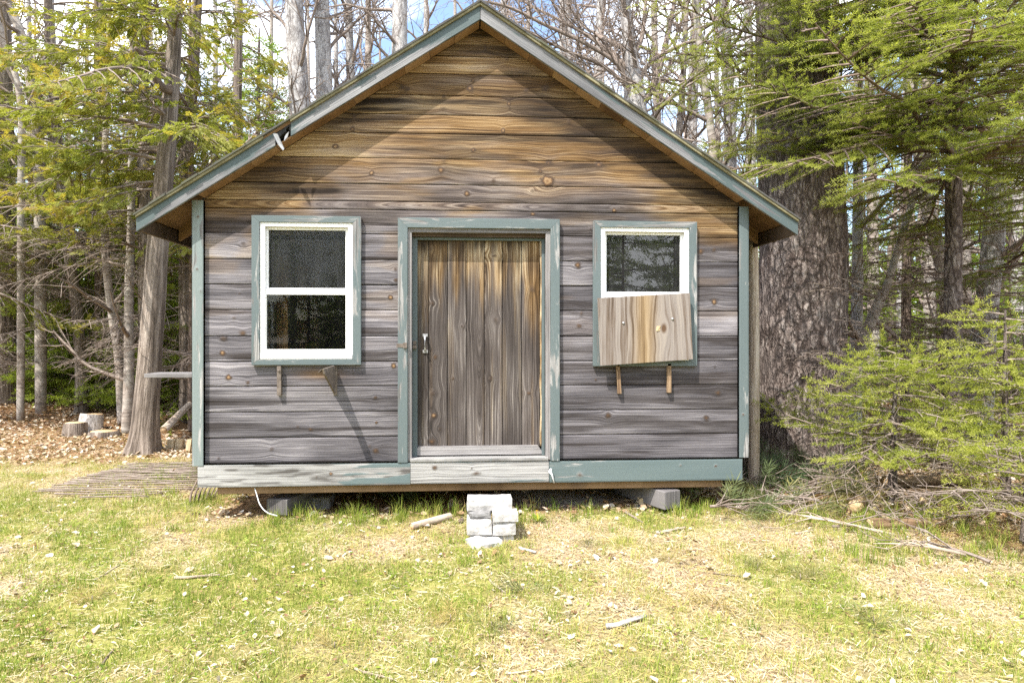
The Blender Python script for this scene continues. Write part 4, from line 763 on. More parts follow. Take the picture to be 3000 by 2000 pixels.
for lb, pix, dep, sd_, bk in [
    ('leaning brown sapling close above the right roof slope', [(2098, 1250, 28), (2092, 520, 26), (2082, 380, 24), (2056, 180, 22), (2036, 0, 19), (2030, -60, 17)], 8.6, 42, 'birchbark'),
    ('grey twiggy trunk left of the big pine', [(2135, 1250, 40), (2140, 500, 36), (2130, 200, 34), (2118, 0, 32)], 10.5, 43, 'palebark'),
    ('thin bare sapling between the fork and the brown sapling', [(1975, 1200, 24), (1985, 500, 22), (2000, 250, 18), (2012, 0, 14)], 10.0, 44, 'birchbark'),
    ('pale slim trunk right of the big pine', [(2505, 1230, 38), (2508, 1000, 34), (2512, 780, 30), (2514, 400, 26), (2516, 0, 22)], 8.2, 45, 'palebark'),
    ('curved grey stem bending round the pale slim trunk', [(2468, 1260, 36), (2475, 1140, 34), (2520, 1020, 32), (2556, 930, 30), (2590, 850, 26), (2640, 700, 20)], 7.9, 46, 'birchbark'),
    ('tall pale trunk near the right edge of the photo', [(2868, 1250, 70), (2880, 1000, 64), (2905, 760, 58), (2918, 500, 54), (2912, 200, 52), (2924, 0, 48)], 8.4, 47, 'palebark'),
    ('dark leaning trunk behind the spruce boughs', [(2800, 1240, 40), (2770, 840, 40), (2740, 700, 38), (2700, 500, 34), (2650, 100, 28)], 9.2, 48, 'birchbark'),
    ('brown straight trunk left of the tall pale trunk', [(2826, 1240, 42), (2822, 800, 40), (2818, 500, 38), (2812, 100, 34)], 10.0, 49, 'birchbark')]:
    pts, rad = trunk_pts(pix, dep, ztop_=9.0); bare_tree(lb, GB, pts, rad, bk, sd_, 0.9 if sd_ > 44 else 2.6, 20, (0.6, 1.7), 3, el=(-10, 45) if sd_ > 44 else (10, 55))
# --- the big pine
pts, rad = trunk_pts([(2345, 1400, 290), (2345, 1300, 256), (2348, 1050, 240), (2352, 800, 246), (2350, 650, 240), (2338, 400, 226), (2325, 100, 212), (2318, -60, 204)], 7.0, ztop_=11.0, n=120)
def pine_dead(rs, mb, fo):
    for k in range(26):
        z = rs.uniform(0.2, 2.0); p, r = at_z(pts, rad, z); a = rs.uniform(4.2, 6.6); p = p + r * 0.95 * np.array([math.cos(a), math.sin(a), 0]); limb(rs, mb, None, p, a + rs.uniform(-.6, .6), rs.uniform(0.25, 0.7), R(rs.uniform(-30, 30)), rs.uniform(-.2, 0.4), 0.1, 0.005, 'spruce')
tree('pine_tree', 'massive dark pine trunk with rough bark just right of the shed', 'tree', None, pts, rad, 'pinebark', pine_dead, 72, 0.05, 0.12, 9, 'twig')
# --- right: the spruces
pts, rad = trunk_pts([(2790, 1300, 52), (2792, 900, 48), (2794, 500, 42), (2796, 100, 34), (2798, -60, 30)], 6.6, ztop_=8.5)
SP = [(spruce_crown(pts, rad, 2.80, 4.95, 54, 2.65, 1.6, 0.74, 0.93, sub=0.38, sc=1.3, nd=30, zd=(0.6, 2.4), bare=0.15, droop=(0.05, 0.36), bias=True))]
def more(rs, mb, fo, f0=SP[0]):
    f0(rs, mb, fo)
    for k in range(9):
        p, r = at_z(pts, rad, 3.3 + 1.9 * k / 8); limb(rs, mb, fo, p, rs.normal(3.42, 0.22), rs.uniform(2.5, 3.2), R(rs.uniform(-4, 16)), rs.uniform(0.05, 0.2), 0.12, 0.026, 'spruce', 0.95, 0.35, 0.72, 0.36, sc=1.3)
SP = [more]
tree('spruce_tree', 'large spruce spreading green boughs over the right end of the roof', 'tree', 'spruces right of the shed', pts, rad, 'pinebark', SP[0], 14, 0.1, 0.2, 61, 'twigdark', 'spruceleaf', T_SPRUCE)
pts, rad = trunk_pts([(3060, 1300, 60), (3055, 900, 54), (3050, 400, 46), (3048, -60, 38)], 7.4, ztop_=9.0)
tree('spruce_tree', 'spruce whose boughs enter from the right edge of the photo', 'tree', 'spruces right of the shed', pts, rad, 'pinebark', spruce_crown(pts, rad, 2.0, 5.0, 30, 2.0, 0.9, 0.70, 0.9, sub=0.38, sc=1.2, nd=24, zd=(0.5, 2.0), bare=0.15), 12, 0.1, 0.2, 62, 'twigdark', 'spruceleaf', T_SPRUCE)
pts, rad = trunk_pts([(2650, 1280, 30), (2655, 900, 27), (2660, 500, 24), (2664, 0, 20)], 9.4, ztop_=7.5)
tree('hemlock_tree', 'sparse shaded hemlock with dead lower twigs right of the pine', 'tree', None, pts, rad, 'twigdark', spruce_crown(pts, rad, 0.6, 4.2, 30, 1.6, 0.9, 0.58, 0.55, sub=0.36, nd=48, zd=(0.2, 2.6), bare=0.3), 10, 0.1, 0.1, 63, 'twigdark', 'spruceleaf', T_FIR)
def small_spruce(label, px_, dep, h, L0, n, sd_, az=None, z0=0.25, lean=(0, 0)):
    b = P(px_, 1450, dep); b[2] = float(H(b[0], b[1])) - 0.03; p = spline([b, b + (lean[0] * .4, lean[1] * .4, h * 0.5), b + (lean[0], lean[1], h)], 16); r = np.linspace(0.038, 0.006, 16)
    return tree('young_spruce', label, 'spruce', 'young spruces at the edge of the lawn', p, r, 'pinebark', spruce_crown(p, r, z0, h * 0.98, n, L0, 0.22, 0.66, 0.95, az=az, sub=0.40, sc=1.3, nd=10, zd=(0.08, 0.5), el=(-8, 18), bare=0.12, droop=(0.02, 0.18)), 10, 0.1, 0.3, sd_, 'twig', 'youngleaf', T_SPRUCE)
small_spruce('bright young spruce with layered boughs reaching towards the shed', 2615, 5.25, 1.18, 1.0, 25, 71, z0=0.40, lean=(0.06, 0.05))
small_spruce('bright young spruce cut by the right edge of the photo', 2945, 5.0, 1.50, 0.85, 28, 72, z0=0.35)
small_spruce('low young spruce sprawling at the bottom of the right edge', 3010, 4.25, 0.62, 0.62, 16, 73, z0=0.12)
# --- understory: one young fir, copied
def fir_proto(sd_, h, label, tint0):
    b = np.array([0.0, 0, 0]); p = spline([b, b + (0.02, 0, h * 0.5), b + (0, 0.02, h)], 12); r = np.linspace(0.028, 0.004, 12)
    return tree('young_fir', label, 'fir', GF, p, r, 'twigdark', spruce_crown(p, r, 0.25, h * 0.98, int(26 * h / 1.6), 0.95, 0.15, tint0, 0.95, sub=0.40, sc=1.25, bare=0.12), 8, 0.05, 0.1, sd_, 'twigdark', 'firleaf', T_FIR)
fl = 'young green fir in the shaded undergrowth left of the shed'; fr = 'young green fir in the undergrowth behind the right side'
f1 = fir_proto(81, 2.2, fl, 0.78); f2 = fir_proto(82, 3.2, fl, 0.72)
rs = np.random.RandomState(8); first = {id(f1): True, id(f2): True}
spots = [(60, 12.5), (100, 11.3), (185, 11.0), (258, 10.8), (345, 10.6), (410, 10.0), (505, 10.2), (30, 11.6), (470, 10.6), (290, 11.6), (150, 12.0), (140, 13.5), (215, 12.0), (270, 13.2), (340, 12.2), (395, 11.2), (470, 12.0), (520, 11.0), (545, 9.8), (20, 14.5), (110, 16), (250, 16), (400, 15.5), (520, 14.5), (590, 12.0), (-60, 13.0), (330, 18), (180, 18.5), (475, 18), (50, 19), (600, 16.5), (-140, 15),
         (2215, 11.5), (2480, 11.5), (2690, 12.8), (2860, 13.0), (2960, 12.0), (2600, 15.5), (2900, 15.0), (3060, 12.5), (2450, 15.0), (2740, 17)]
for k, (a, d) in enumerate(spots):
    q = P(a, 1100, d); z = float(H(q[0], q[1])) - 0.03; src = f1 if k % 3 else f2; left = a < 1500
    if first.get(id(src)) and left: o = src; first[id(src)] = False; o.location = (q[0], q[1], z)
    else: o = dup(src, (q[0], q[1], z), rs.uniform(0, 6.28), rs.uniform(0.8, 1.25), fl if left else fr)
    if not left: o['group'] = 'young firs behind the right side'
# --- deeper in the wood: three more bare trees and two conifers, copied
def far_bare(sd_, label):
    p = spline([(0, 0, 0), (0.05, 0.05, 4), (-0.08, 0.1, 9), (0, 0, 14)], 24); r = np.linspace(0.13, 0.03, 24); return bare_tree(label, 'bare trees deep in the wood', p, r, 'birchbark' if sd_ % 2 else 'palebark', sd_, 1.6, 22, (0.9, 2.6), 3, nk=(9, 6, 4, 3))
lb1 = 'bare grey tree deep in the wood behind the shed'; b1 = far_bare(91, lb1); b2 = far_bare(92, lb1)
fs = [(700, 17), (800, 21), (980, 18), (1090, 16), (1240, 19), (1330, 22), (1480, 17), (1560, 20), (1640, 16), (1760, 19), (1850, 15), (1930, 17), (2030, 14), (2110, 18), (2190, 15), (2260, 21), (2460, 17), (2560, 14), (2640, 19), (2720, 16), (2800, 21), (2900, 17.5), (2980, 15), (3080, 18), (620, 20), (500, 22), (380, 20), (260, 22), (130, 21), (20, 18), (-80, 20), (440, 26), (90, 27), (900, 27), (1400, 28), (1700, 27), (2350, 26), (2850, 28)]
for k, (a, d) in enumerate(fs):
    q = P(a, 1100, d); z = float(H(q[0], q[1])); src = b1 if k % 2 else b2
    o = src if k < 2 else dup(src, (0, 0, 0), rs.uniform(0, 6.28), rs.uniform(0.85, 1.2)); o.location = (q[0], q[1], z)
def far_conifer(sd_, label):
    p = spline([(0, 0, 0), (0.05, 0.0, 5), (0, 0.05, 9.5)], 20); r = np.linspace(0.15, 0.02, 20)
    return tree('tall_conifer', label, 'conifer', 'tall conifers deep in the wood', p, r, 'pinebark', spruce_crown(p, r, 2.2, 9.3, 50, 2.2, 0.5, 0.60, 0.9, sub=0.34, sc=2.0, bare=0.2), 8, 0.05, 0.1, sd_, 'twigdark', 'firleaf', T_FARSP)
c1 = far_conifer(95, 'tall dark conifer deep in the wood')
cf = [(150, 22), (420, 24), (600, 21), (760, 19), (-60, 24), (300, 31), (480, 33), (1000, 26), (1120, 30), (2620, 27), (2950, 26), (2700, 33), (2200, 33), (40, 33), (800, 31)]
for k, (a, d) in enumerate(cf):
    q = P(a, 1100, d); z = float(H(q[0], q[1])); o = c1 if k == 0 else dup(c1, (0, 0, 0), rs.uniform(0, 6.28), rs.uniform(0.75, 1.1)); o.location = (q[0], q[1], z)
# --- a far belt of wood that reads as one mass
mb = MB(); rs = np.random.RandomState(12); n = 15000; az_ = rs.uniform(-0.95, 0.95, n); dd = rs.uniform(30, 46, n); hh = rs.uniform(0, 1, n) ** 1.5 * 6.5 * (0.5 + 0.9 * vn(az_ * 14, dd * 0.1, 1.0))
O = np.stack([dd * np.sin(az_ + PSI), CAM[1] + dd * np.cos(az_ + PSI), hh], -1); D = rs.normal(size=(n, 3)); D[:, 2] -= 0.4
instance(mb, T_FARSP, O, D, UP + rs.normal(size=(n, 3)) * 0.4, rs.uniform(0.5, 1.1, n), rs.uniform(0.45, 1.0, n), mat=1)
for k in range(160):
    a = rs.uniform(-0.95, 0.95); d = rs.uniform(28, 46); q = np.array([d * math.sin(a + PSI), CAM[1] + d * math.cos(a + PSI), 0]); h = rs.uniform(7, 13); tube(mb, [q, q + (rs.normal() * .2, 0, h * .5), q + (rs.normal() * .4, 0, h)], [rs.uniform(.08, .18), .08, .03], 5, mat=0)
tag(mb.build('far_wood', [M['twig'], M['firleaf']]), 'distant belt of mixed wood closing the view behind all the trees', 'wood', kind='stuff')

# --- trees on the far side of the clearing, behind the viewer, mirrored in the windows
rs = np.random.RandomState(14)
for k in range(34):
    x = -15 + k * 0.95 + rs.uniform(-.5, .5); y = rs.uniform(-21, -13.5) if k % 2 else rs.uniform(-16, -13); src = (f1, c1, f2, c1, b1, f1)[k % 6]
    o = dup(src, (x, y, float(H(x, y))), k * 1.3, (1.7, 0.9, 1.5, 0.8, 0.9, 1.4)[k % 6]); o['group'] = 'trees across the clearing'; o['label'] = 'tree across the clearing mirrored in the window panes'

for k in range(9):
    x = -5.5 + k * 1.55; y = -11.6 - 0.9 * (k % 3); o = dup(f2 if k % 2 else f1, (x, y, float(H(x, y))), k * 0.9, 1.9 if k % 2 else 2.3); o['group'] = 'trees across the clearing'; o['label'] = 'tree across the clearing mirrored in the window panes'
# ------------------------------------------------------------------ lawn, straw, leaves
rs = np.random.RandomState(21)
def scatter(n, dmin, dmax, wide=0.86, powr=1.0):
    d = dmin + (dmax - dmin) * rs.rand(n) ** powr; l = rs.uniform(-wide, wide, n) * d
    x = cs * l + sn * d; y = CAM[1] + cs * d - sn * l; return x, y
def not_inside(x, y): return ~((x > XL + 0.1) & (x < XR - 0.1) & (y > 0.12) & (y < 3.7))
blades = MB()
def put_blades(x, y, h, wd, tint, lean):
    n = len(x); a = rs.uniform(0, 2 * math.pi, n); z = H(x, y) - 0.004; dx_, dy_ = np.cos(a), np.sin(a); b = rs.uniform(0, 2 * math.pi, n); lx, ly = np.cos(b) * lean * h, np.sin(b) * lean * h
    o = np.stack([x, y, z], -1); s = np.stack([dx_, dy_, 0 * z], -1) * (wd / 2)[:, None]; m = o + np.stack([lx * 0.35, ly * 0.35, h * 0.6], -1); t = o + np.stack([lx, ly, h * np.sqrt(np.clip(1 - 0.5 * lean ** 2, 0.15, 1))], -1)
    V = np.stack([o - s, o + s, m + s * 0.75, m - s * 0.75, t], 1).reshape(-1, 3); k = np.arange(n)[:, None] * 5
    blades.add(V, k + np.array([[0, 1, 2, 3]]), k + np.array([[3, 2, 4]]), tint=np.repeat(np.clip(tint, 0, 1), 5))
x, y = scatter(330000, 2.2, 7.5, powr=0.8); g, lit, gv = masks(x, y); cl = fbm(x * 9, y * 9, 4.0, 3)
k = (rs.rand(len(x)) < np.clip(g * 1.1 + 0.10, 0, 1) * (0.25 + 1.5 * sst(0.35, 0.62, cl)) * (1 - 0.8 * lit)) & not_inside(x, y) & (y < 2.6); x, y, g, cl = x[k], y[k], g[k], cl[k]
put_blades(x, y, rs.uniform(0.014, 0.046, len(x)) * (0.45 + 1.1 * cl) * (1 + 0.8 * (rs.rand(len(x)) < 0.08)), rs.uniform(0.0016, 0.0032, len(x)), 0.62 - 0.42 * g + rs.normal(size=len(x)) * 0.17, rs.uniform(0.1, 1.1, len(x)))
# taller tufts along the foot of the shed, in the rough on the right and here and there
tx, ty, th_, tn_ = [], [], [], []
for k in range(480):
    u = rs.rand()
    if u < 0.3: cx, cy = rs.uniform(-1.9, 2.1), rs.uniform(-0.20, 0.14)
    elif u < 0.68: cx, cy = rs.uniform(2.1, 3.4), rs.uniform(-1.2, 0.2)
    elif u < 0.74: cx, cy = rs.uniform(-2.6, -1.8), rs.uniform(-0.2, 1.2)
    else: cx, cy = scatter(1, 2.4, 5.2, 0.8); cx, cy = cx[0], cy[0]
    if (abs(cx + 1.57) < 0.22 or abs(cx - 1.2) < 0.28) and -0.4 < cy < 0.2: continue
    n = rs.randint(7, 30); hh = rs.uniform(0.05, 0.15) if u < 0.74 else rs.uniform(0.04, 0.085)
    if u < 0.3 and -0.55 < cx < 0.25: hh *= 1.3
    tx.append(cx + rs.normal(size=n) * 0.022); ty.append(cy + rs.normal(size=n) * 0.022); th_.append(hh * rs.uniform(0.5, 1.1, n)); tn_.append(np.clip(rs.uniform(0.05, 0.55) + rs.normal(size=n) * 0.1, 0, 0.9))
tx, ty, th_, tn_ = map(np.concatenate, (tx, ty, th_, tn_)); put_blades(tx, ty, th_, rs.uniform(0.0025, 0.0045, len(tx)), tn_, rs.uniform(0.1, 0.7, len(tx)))
x, y = scatter(26000, 2.2, 6.0, powr=0.8); g, lit, gv = masks(x, y); wc = fbm(x * 6, y * 6, 14.0, 3); k = (rs.rand(len(x)) < sst(0.50, 0.66, wc) * np.clip(g + .15, 0, 1)) & not_inside(x, y) & (y < 0.3); x, y = x[k], y[k]; n = len(x)
a = rs.uniform(0, 6.283, n); D = np.stack([np.cos(a), np.sin(a), rs.uniform(0.0, 0.7, n)], -1); TW = Tm(lambda v, qq: leafq(v, qq, (0, 0, 0), (1, 0, 0), (0, 0, 1), 1.0, 0.30)); instance(blades, TW, np.stack([x, y, H(x, y) + rs.uniform(0.002, 0.022, n)], -1), D, UP + rs.normal(size=(n, 3)) * .3, rs.uniform(0.010, 0.026, n), rs.uniform(0.05, 0.42, n), mat=0)
tag(blades.build('grass', M['grass']), 'short patchy spring grass of the lawn with taller tufts along the shed', 'grass', kind='stuff')
straw = MB(); x, y = scatter(190000, 2.2, 8.5, powr=0.8); g, lit, gv = masks(x, y); k = (rs.rand(len(x)) < 1.0 - 0.55 * g) & not_inside(x, y) & (y < 4); x, y = x[k], y[k]; n = len(x)
a = rs.uniform(0, 6.283, n); L = rs.uniform(0.012, 0.055, n); z = H(x, y) + rs.uniform(0.001, 0.016, n); d = np.stack([np.cos(a), np.sin(a), rs.normal(size=n) * 0.22], -1) * L[:, None] / 2; s = np.stack([-np.sin(a), np.cos(a), rs.normal(size=n) * 0.3], -1) * rs.uniform(0.0006, 0.0016, n)[:, None]; o = np.stack([x, y, z], -1)
straw.add(np.stack([o - d - s, o + d - s, o + d + s, o - d + s], 1).reshape(-1, 3), np.arange(n)[:, None] * 4 + np.array([[0, 1, 2, 3]]), tint=np.repeat(np.clip(rs.normal(0.84, 0.11, n) - 0.20 * sst(0.55, 0.68, fbm(x * 3.1, y * 3.1, 6.0, 3)), 0.55, 1), 4))
tag(straw.build('dry_straw', M['grass']), 'dead straw and pine needles matted into the lawn', 'straw', kind='stuff')
leaves = MB()
def put_leaves(x, y, size, tint, lift=0.012, curl=0.5, zoff=None):
    n = len(x); a = rs.uniform(0, 6.283, n); o = np.stack([x, y, (H(x, y) if zoff is None else zoff) + rs.uniform(0.003, lift, n)], -1)
    N = nrm(np.stack([rs.normal(size=n) * 0.45, rs.normal(size=n) * 0.45, np.ones(n)], -1)); D = nrm(np.cross(np.stack([np.cos(a), np.sin(a), 0 * a], -1), N)); T_ = np.cross(N, D)
    c = rs.uniform(0.0, curl, n)[:, None]; w_ = rs.uniform(0.25, 0.45, n)[:, None]; S_ = size[:, None]
    P_ = [o - D * S_ * .5, o - D * S_ * .15 + T_ * S_ * w_ + N * S_ * c * w_, o + D * S_ * .22 + T_ * S_ * w_ * .85 + N * S_ * c * w_, o + D * S_ * .5 + N * S_ * c * .4, o + D * S_ * .22 - T_ * S_ * w_ * .85 + N * S_ * c * w_, o - D * S_ * .15 - T_ * S_ * w_ + N * S_ * c * w_, o - D * S_ * .12, o + D * S_ * .2]
    k = np.arange(n)[:, None] * 8
    leaves.add(np.stack(P_, 1).reshape(-1, 3), np.concatenate([k + np.array([[6, 7, 2, 1]]), k + np.array([[7, 6, 5, 4]])]), np.concatenate([k + np.array([[0, 6, 1]]), k + np.array([[0, 5, 6]]), k + np.array([[7, 3, 2]]), k + np.array([[7, 4, 3]])]), tint=np.repeat(np.clip(tint, 0, 1), 8))
x, y = scatter(5000, 2.3, 6.5, powr=0.9); cl = fbm(x * 2.2, y * 2.2, 9.0, 3); k = (rs.rand(len(x)) < sst(0.45, 0.68, cl) + 0.10) & not_inside(x, y); x, y = x[k], y[k]; put_leaves(x, y, rs.uniform(0.012, 0.032, len(x)) * (1 + 0.9 * (rs.rand(len(x)) < 0.12)), np.where(rs.rand(len(x)) < 0.65, rs.uniform(0.6, 1.0, len(x)), rs.uniform(0.1, 0.6, len(x))), 0.02, 0.9)
x, y = scatter(9000, 2.3, 6.5, powr=0.9); cl = fbm(x * 3.2, y * 3.2, 19.0, 3); k = (rs.rand(len(x)) < sst(0.42, 0.66, cl) + 0.1) & not_inside(x, y); x, y = x[k], y[k]; put_leaves(x, y, rs.uniform(0.006, 0.020, len(x)), rs.uniform(0.0, 0.45, len(x)), 0.02, 0.9)
x, y = scatter(110000, 4.6, 15.0, powr=0.9); g, lit, gv = masks(x, y); k = (rs.rand(len(x)) < lit * (0.3 + 0.7 * vn(x * 2, y * 2, 3.0))) & not_inside(x, y); x, y = x[k], y[k]; hi = sst(4.2, 5.5, y) * (x < -2); put_leaves(x, y, rs.uniform(0.022, 0.060, len(x)), np.clip(rs.normal(0.56, 0.25, len(x)) - 0.18 * hi, 0, 1), 0.035)
x, y = rs.uniform(-1.8, 2.0, 1500), rs.uniform(0.1, 3.4, 1500); put_leaves(x, y, rs.uniform(0.03, 0.07, 1500), rs.uniform(0.05, 0.8, 1500), 0.02)
tag(leaves.build('fallen_leaves', M['litter']), 'dry tan leaves scattered over lawn, mound and forest floor', 'leaf litter', kind='stuff')

# ------------------------------------------------------------------ things on the ground
def G(px_, py_):                                         # the ground under a point of the photograph
    d = ray(px_, py_); t = -CAM[2] / d[2]
    for _ in range(12): q = CAM + d * t; t = (float(H(q[0], q[1])) - CAM[2]) / d[2]
    return CAM + d * t
def rock_block(mb, x0, x1, y0, y1, z0, z1, seed, rough=0.006, res=0.025, chip=0.0, rz=0.0, tilt=(0, 0)):
    n = [max(2, int((b - a) / res) + 1) for a, b in ((x0, x1), (y0, y1), (z0, z1))]; c = np.array([(x0 + x1) / 2, (y0 + y1) / 2, (z0 + z1) / 2]); Rm = np.array(Matrix.Rotation(rz, 3, 'Z') @ Matrix.Rotation(tilt[0], 3, 'X') @ Matrix.Rotation(tilt[1], 3, 'Y'))
    for ax in range(3):
        for side in (0, 1):
            u, v = [a for a in range(3) if a != ax]; A, B = np.meshgrid(np.linspace(0, 1, n[u]), np.linspace(0, 1, n[v])); p = np.zeros(A.shape + (3,)); p[..., u] = A; p[..., v] = B; p[..., ax] = side
            q = np.array([x0, y0, z0]) + p * np.array([x1 - x0, y1 - y0, z1 - z0]); e = np.minimum(p, 1 - p) * np.array([x1 - x0, y1 - y0, z1 - z0]); es = np.sort(e, -1)
            f = np.stack([fbm(q[..., 0] * 14 + seed + k * 9, q[..., 1] * 14, q[..., 2] * 14 + k, 3) - 0.5 for k in range(3)], -1); q = q + f * rough * 2
            rnd = np.exp(-es[..., 1] / 0.008) * (0.004 + chip * sst(0.5, 0.75, fbm(q[..., 0] * 10, q[..., 1] * 10, q[..., 2] * 10 + seed, 3))); q = q + nrm(c - q) * rnd[..., None]
            q = (q - c) @ Rm.T + c; i = (np.arange(n[v] - 1)[:, None] * n[u] + np.arange(n[u] - 1)[None]).ravel(); Q = np.stack([i, i + 1, i + n[u] + 1, i + n[u]], -1)
            flip = (side == 1) == (ax == 1); mb.add(q.reshape(-1, 3), Q[:, ::-1] if flip else Q, smooth=False)
GS = 'pale concrete blocks stacked as a doorstep'
def stone(name, lbl, cat, x0, x1, y0, y1, z0, z1, seed, mat='concrete', group=GS, **k):
    mb = MB(); rock_block(mb, x0, x1, y0, y1, z0, z1, seed, **k); return tag(center(mb.build(name, M[mat])), lbl, cat, group)
zz = lambda py, d: CAM[2] - (py - 994) * d / F
xp = lambda px_, d: float(P(px_, 994, d)[0]); yp = lambda px_, d: float(P(px_, 994, d)[1])
yb_ = yp(1430, 4.40)
stone('concrete_block', 'top block of the doorstep stack, with three small holes in its face', 'block', xp(1367, 4.42), xp(1502, 4.42), yb_, yb_ + 0.16, zz(1497, 4.4), zz(1464, 4.4), 1, chip=0.004)
yf = yp(1430, 4.28)
stone('concrete_block', 'left block of the doorstep stack with a rough broken top', 'block', xp(1367, 4.28), xp(1441, 4.28), yf, yf + 0.20, zz(1567, 4.28), zz(1528, 4.28), 2, chip=0.006)
stone('concrete_block', 'square right block of the doorstep stack under the small slab', 'block', xp(1443, 4.28), xp(1513, 4.28), yf - 0.005, yf + 0.20, zz(1568, 4.28), zz(1529, 4.28), 3, chip=0.008)
stone('concrete_block', 'small flat slab lying on the right block of the doorstep stack', 'block', xp(1443, 4.28), xp(1520, 4.28), yf - 0.012, yf + 0.14, zz(1528, 4.28), zz(1505, 4.28), 4, chip=0.006, rough=0.004)
stone('mortar_lump', 'crumbling mortar lump under the top block of the doorstep stack', 'mortar', xp(1372, 4.34), xp(1442, 4.34), yf + 0.06, yf + 0.26, zz(1527, 4.28) + .002, zz(1497, 4.4), 5, 'concdark', rough=0.02, res=0.015)
stone('concrete_block', 'wide base slab sunk in the ground under the doorstep stack', 'block', xp(1376, 4.30), xp(1506, 4.30), yf + 0.015, yf + 0.22, -0.10, zz(1568, 4.28) - .002, 6)
q = G(1422, 1596); stone('broken_slab', 'flat broken white slab lying in front of the doorstep stack', 'slab', q[0] - 0.105, q[0] + 0.10, q[1] - 0.075, q[1] + 0.085, q[2] - 0.03, q[2] + 0.030, 7, rough=0.022, rz=0.35, tilt=(0.10, -0.04), group=None, chip=0.01)
# timbers and pads carrying the shed
def timber(lbl, px0, px1, dep, z0, z1, ln, rz, mat='greywood'):
    mb = MB(); x0, x1 = xp(px0, dep), xp(px1, dep); c = Vector(((x0 + x1) / 2, yp((px0 + px1) / 2, dep), 0)); Mt = Matrix.Translation(c) @ Matrix.Rotation(rz, 4, 'Z')
    wv = (x1 - x0) / 2; v = np.array([(x, y, z) for x in (-wv, wv) for y in (0, ln) for z in (z0, z1)]); g = v[:, [1, 0, 2]] + len(lbl); v = np.array([Mt @ Vector(p) for p in v]); mb.add(v, BOXQ, grain=g)
    return tag(center(mb.build('support_timber', M[mat], None, 0.004)), lbl, 'timber', 'timbers carrying the shed')
timber('dark square timber end under the left part of the shed', 777, 845, 4.80, zz(1508, 4.80), zz(1462, 4.80), 1.6, -0.30, 'timber')
timber('grey timber end resting on a pad under the right part of the shed', 1940, 2000, 4.90, zz(1490, 4.90), zz(1438, 4.90), 1.5, 0.42, 'timber')
timber('hidden cross timber seen behind the right support', 1735, 1835, 5.5, 0.06, 0.178, 0.12, 0.0, 'dark')
def plainbox(name, lbl, cat, x0, x1, y0, y1, z0, z1, mat, group=None, axis=0, bev=0.003, rz=0.0):
    mb = MB(); c = Vector(((x0 + x1) / 2, (y0 + y1) / 2, 0)); Mt = Matrix.Translation(c) @ Matrix.Rotation(rz, 4, 'Z') @ Matrix.Translation(-c); box(mb, x0, x1, y0, y1, z0, z1, axis, M=Mt); return tag(center(mb.build(name, M[mat], None, bev)), lbl, cat, group)
stone('concrete_pad', 'grey concrete pad under the right support timber', 'pad', xp(1866, 5.05), xp(2002, 5.03), yp(1930, 5.04), yp(1930, 5.04) + 0.3, -0.06, zz(1482, 5.04), 9, 'concdark', None)
plainbox('shim_board', 'thin yellowish shim board on the right concrete pad', 'board', xp(1873, 5.08), xp(1922, 5.08), yp(1900, 5.08), yp(1900, 5.08) + 0.25, zz(1482, 5.04), zz(1459, 5.08), 'plate')
stone('concrete_pad', 'low grey concrete pad behind the left support timber', 'pad', xp(862, 5.0), xp(960, 5.0), yp(840, 5.05), yp(840, 5.05) + 0.22, -0.05, zz(1462, 5.0), 10, 'concdark', None)
# the slatted mat on the left and its curled end
mb = MB(); rs = np.random.RandomState(31); n = 19
for k in range(n):
    f = k / (n - 1); py_ = 1463 - 100 * f ** 0.8; lx = 60 + (380 - 60) * f ** 0.9 if k > 1 else 60 + 180 * (2 - k) / 2; rx = 588 if k > 2 else 430 + 50 * k
    a, b = G(lx + rs.uniform(-12, 12), py_), G(rx + rs.uniform(-6, 6), py_ - 2); m = np.linspace(0, 1, 9)[:, None]; pts = a + (b - a) * m; pts[:, 2] = H(pts[:, 0], pts[:, 1]) + 0.022 + 0.003 * rs.normal(size=9); pts[:, 1] += 0.0025 * rs.normal(size=9)
    tube(mb, pts, rs.uniform(0.010, 0.014), 5, 0.2, k * 3.0, squash=0.6)
slat = thing('slat_mat', 'weathered mat of thin wooden slats lying on the grass left of the shed', 'slat mat', tuple(G(400, 1420)))
o = mb.build('slats', M['twig'], slat)
mb = MB()
for k in range(8):
    b = G(556 + 12 * k, 1478 - 4 * k); t = b + np.array([0.035 + 0.008 * k, 0.10, 0.20 - 0.010 * k]); m = b + (t - b) * 0.45 + np.array([-0.018, 0, 0.0]); tube(mb, spline([b, m, t], 7), 0.0085, 5, 0.3, k, squash=0.6)
mb.build('curled_slats', M['twigdark'], slat)
# stumps, boards and logs
def stump(lbl, px_, py_, r, h, barkm='cedarbark', tilt=(0, 0)):
    q = G(px_, py_); th = thing('tree_stump', lbl, 'stump', tuple(q), 0, 'stumps on the left mound'); mb = MB(); t = q + np.array([tilt[0], tilt[1], h]); p = spline([q - UP * 0.05, q + (t - q) * .5, t], 8); tube(mb, p, np.linspace(r * 1.15, r, 8), 20, 0.12, px_, flut=0.2, cap=False); mb.build('stump_bark', M[barkm], th)
    mb = MB(); tube(mb, [t - UP * 0.012, t], [r * 0.985, r * 0.97], 20); mb.build('cut_face', M['cutwood'], th)
stump('low flat-topped stump with a pale cut face on the mound', 222, 1275, 0.115, 0.16); stump('taller ragged stump directly behind the flat-topped stump', 262, 1270, 0.12, 0.24, 'palebark', (0.02, 0.03)); stump('lowest wide stump in front of the other stumps on the mound', 305, 1283, 0.15, 0.09)
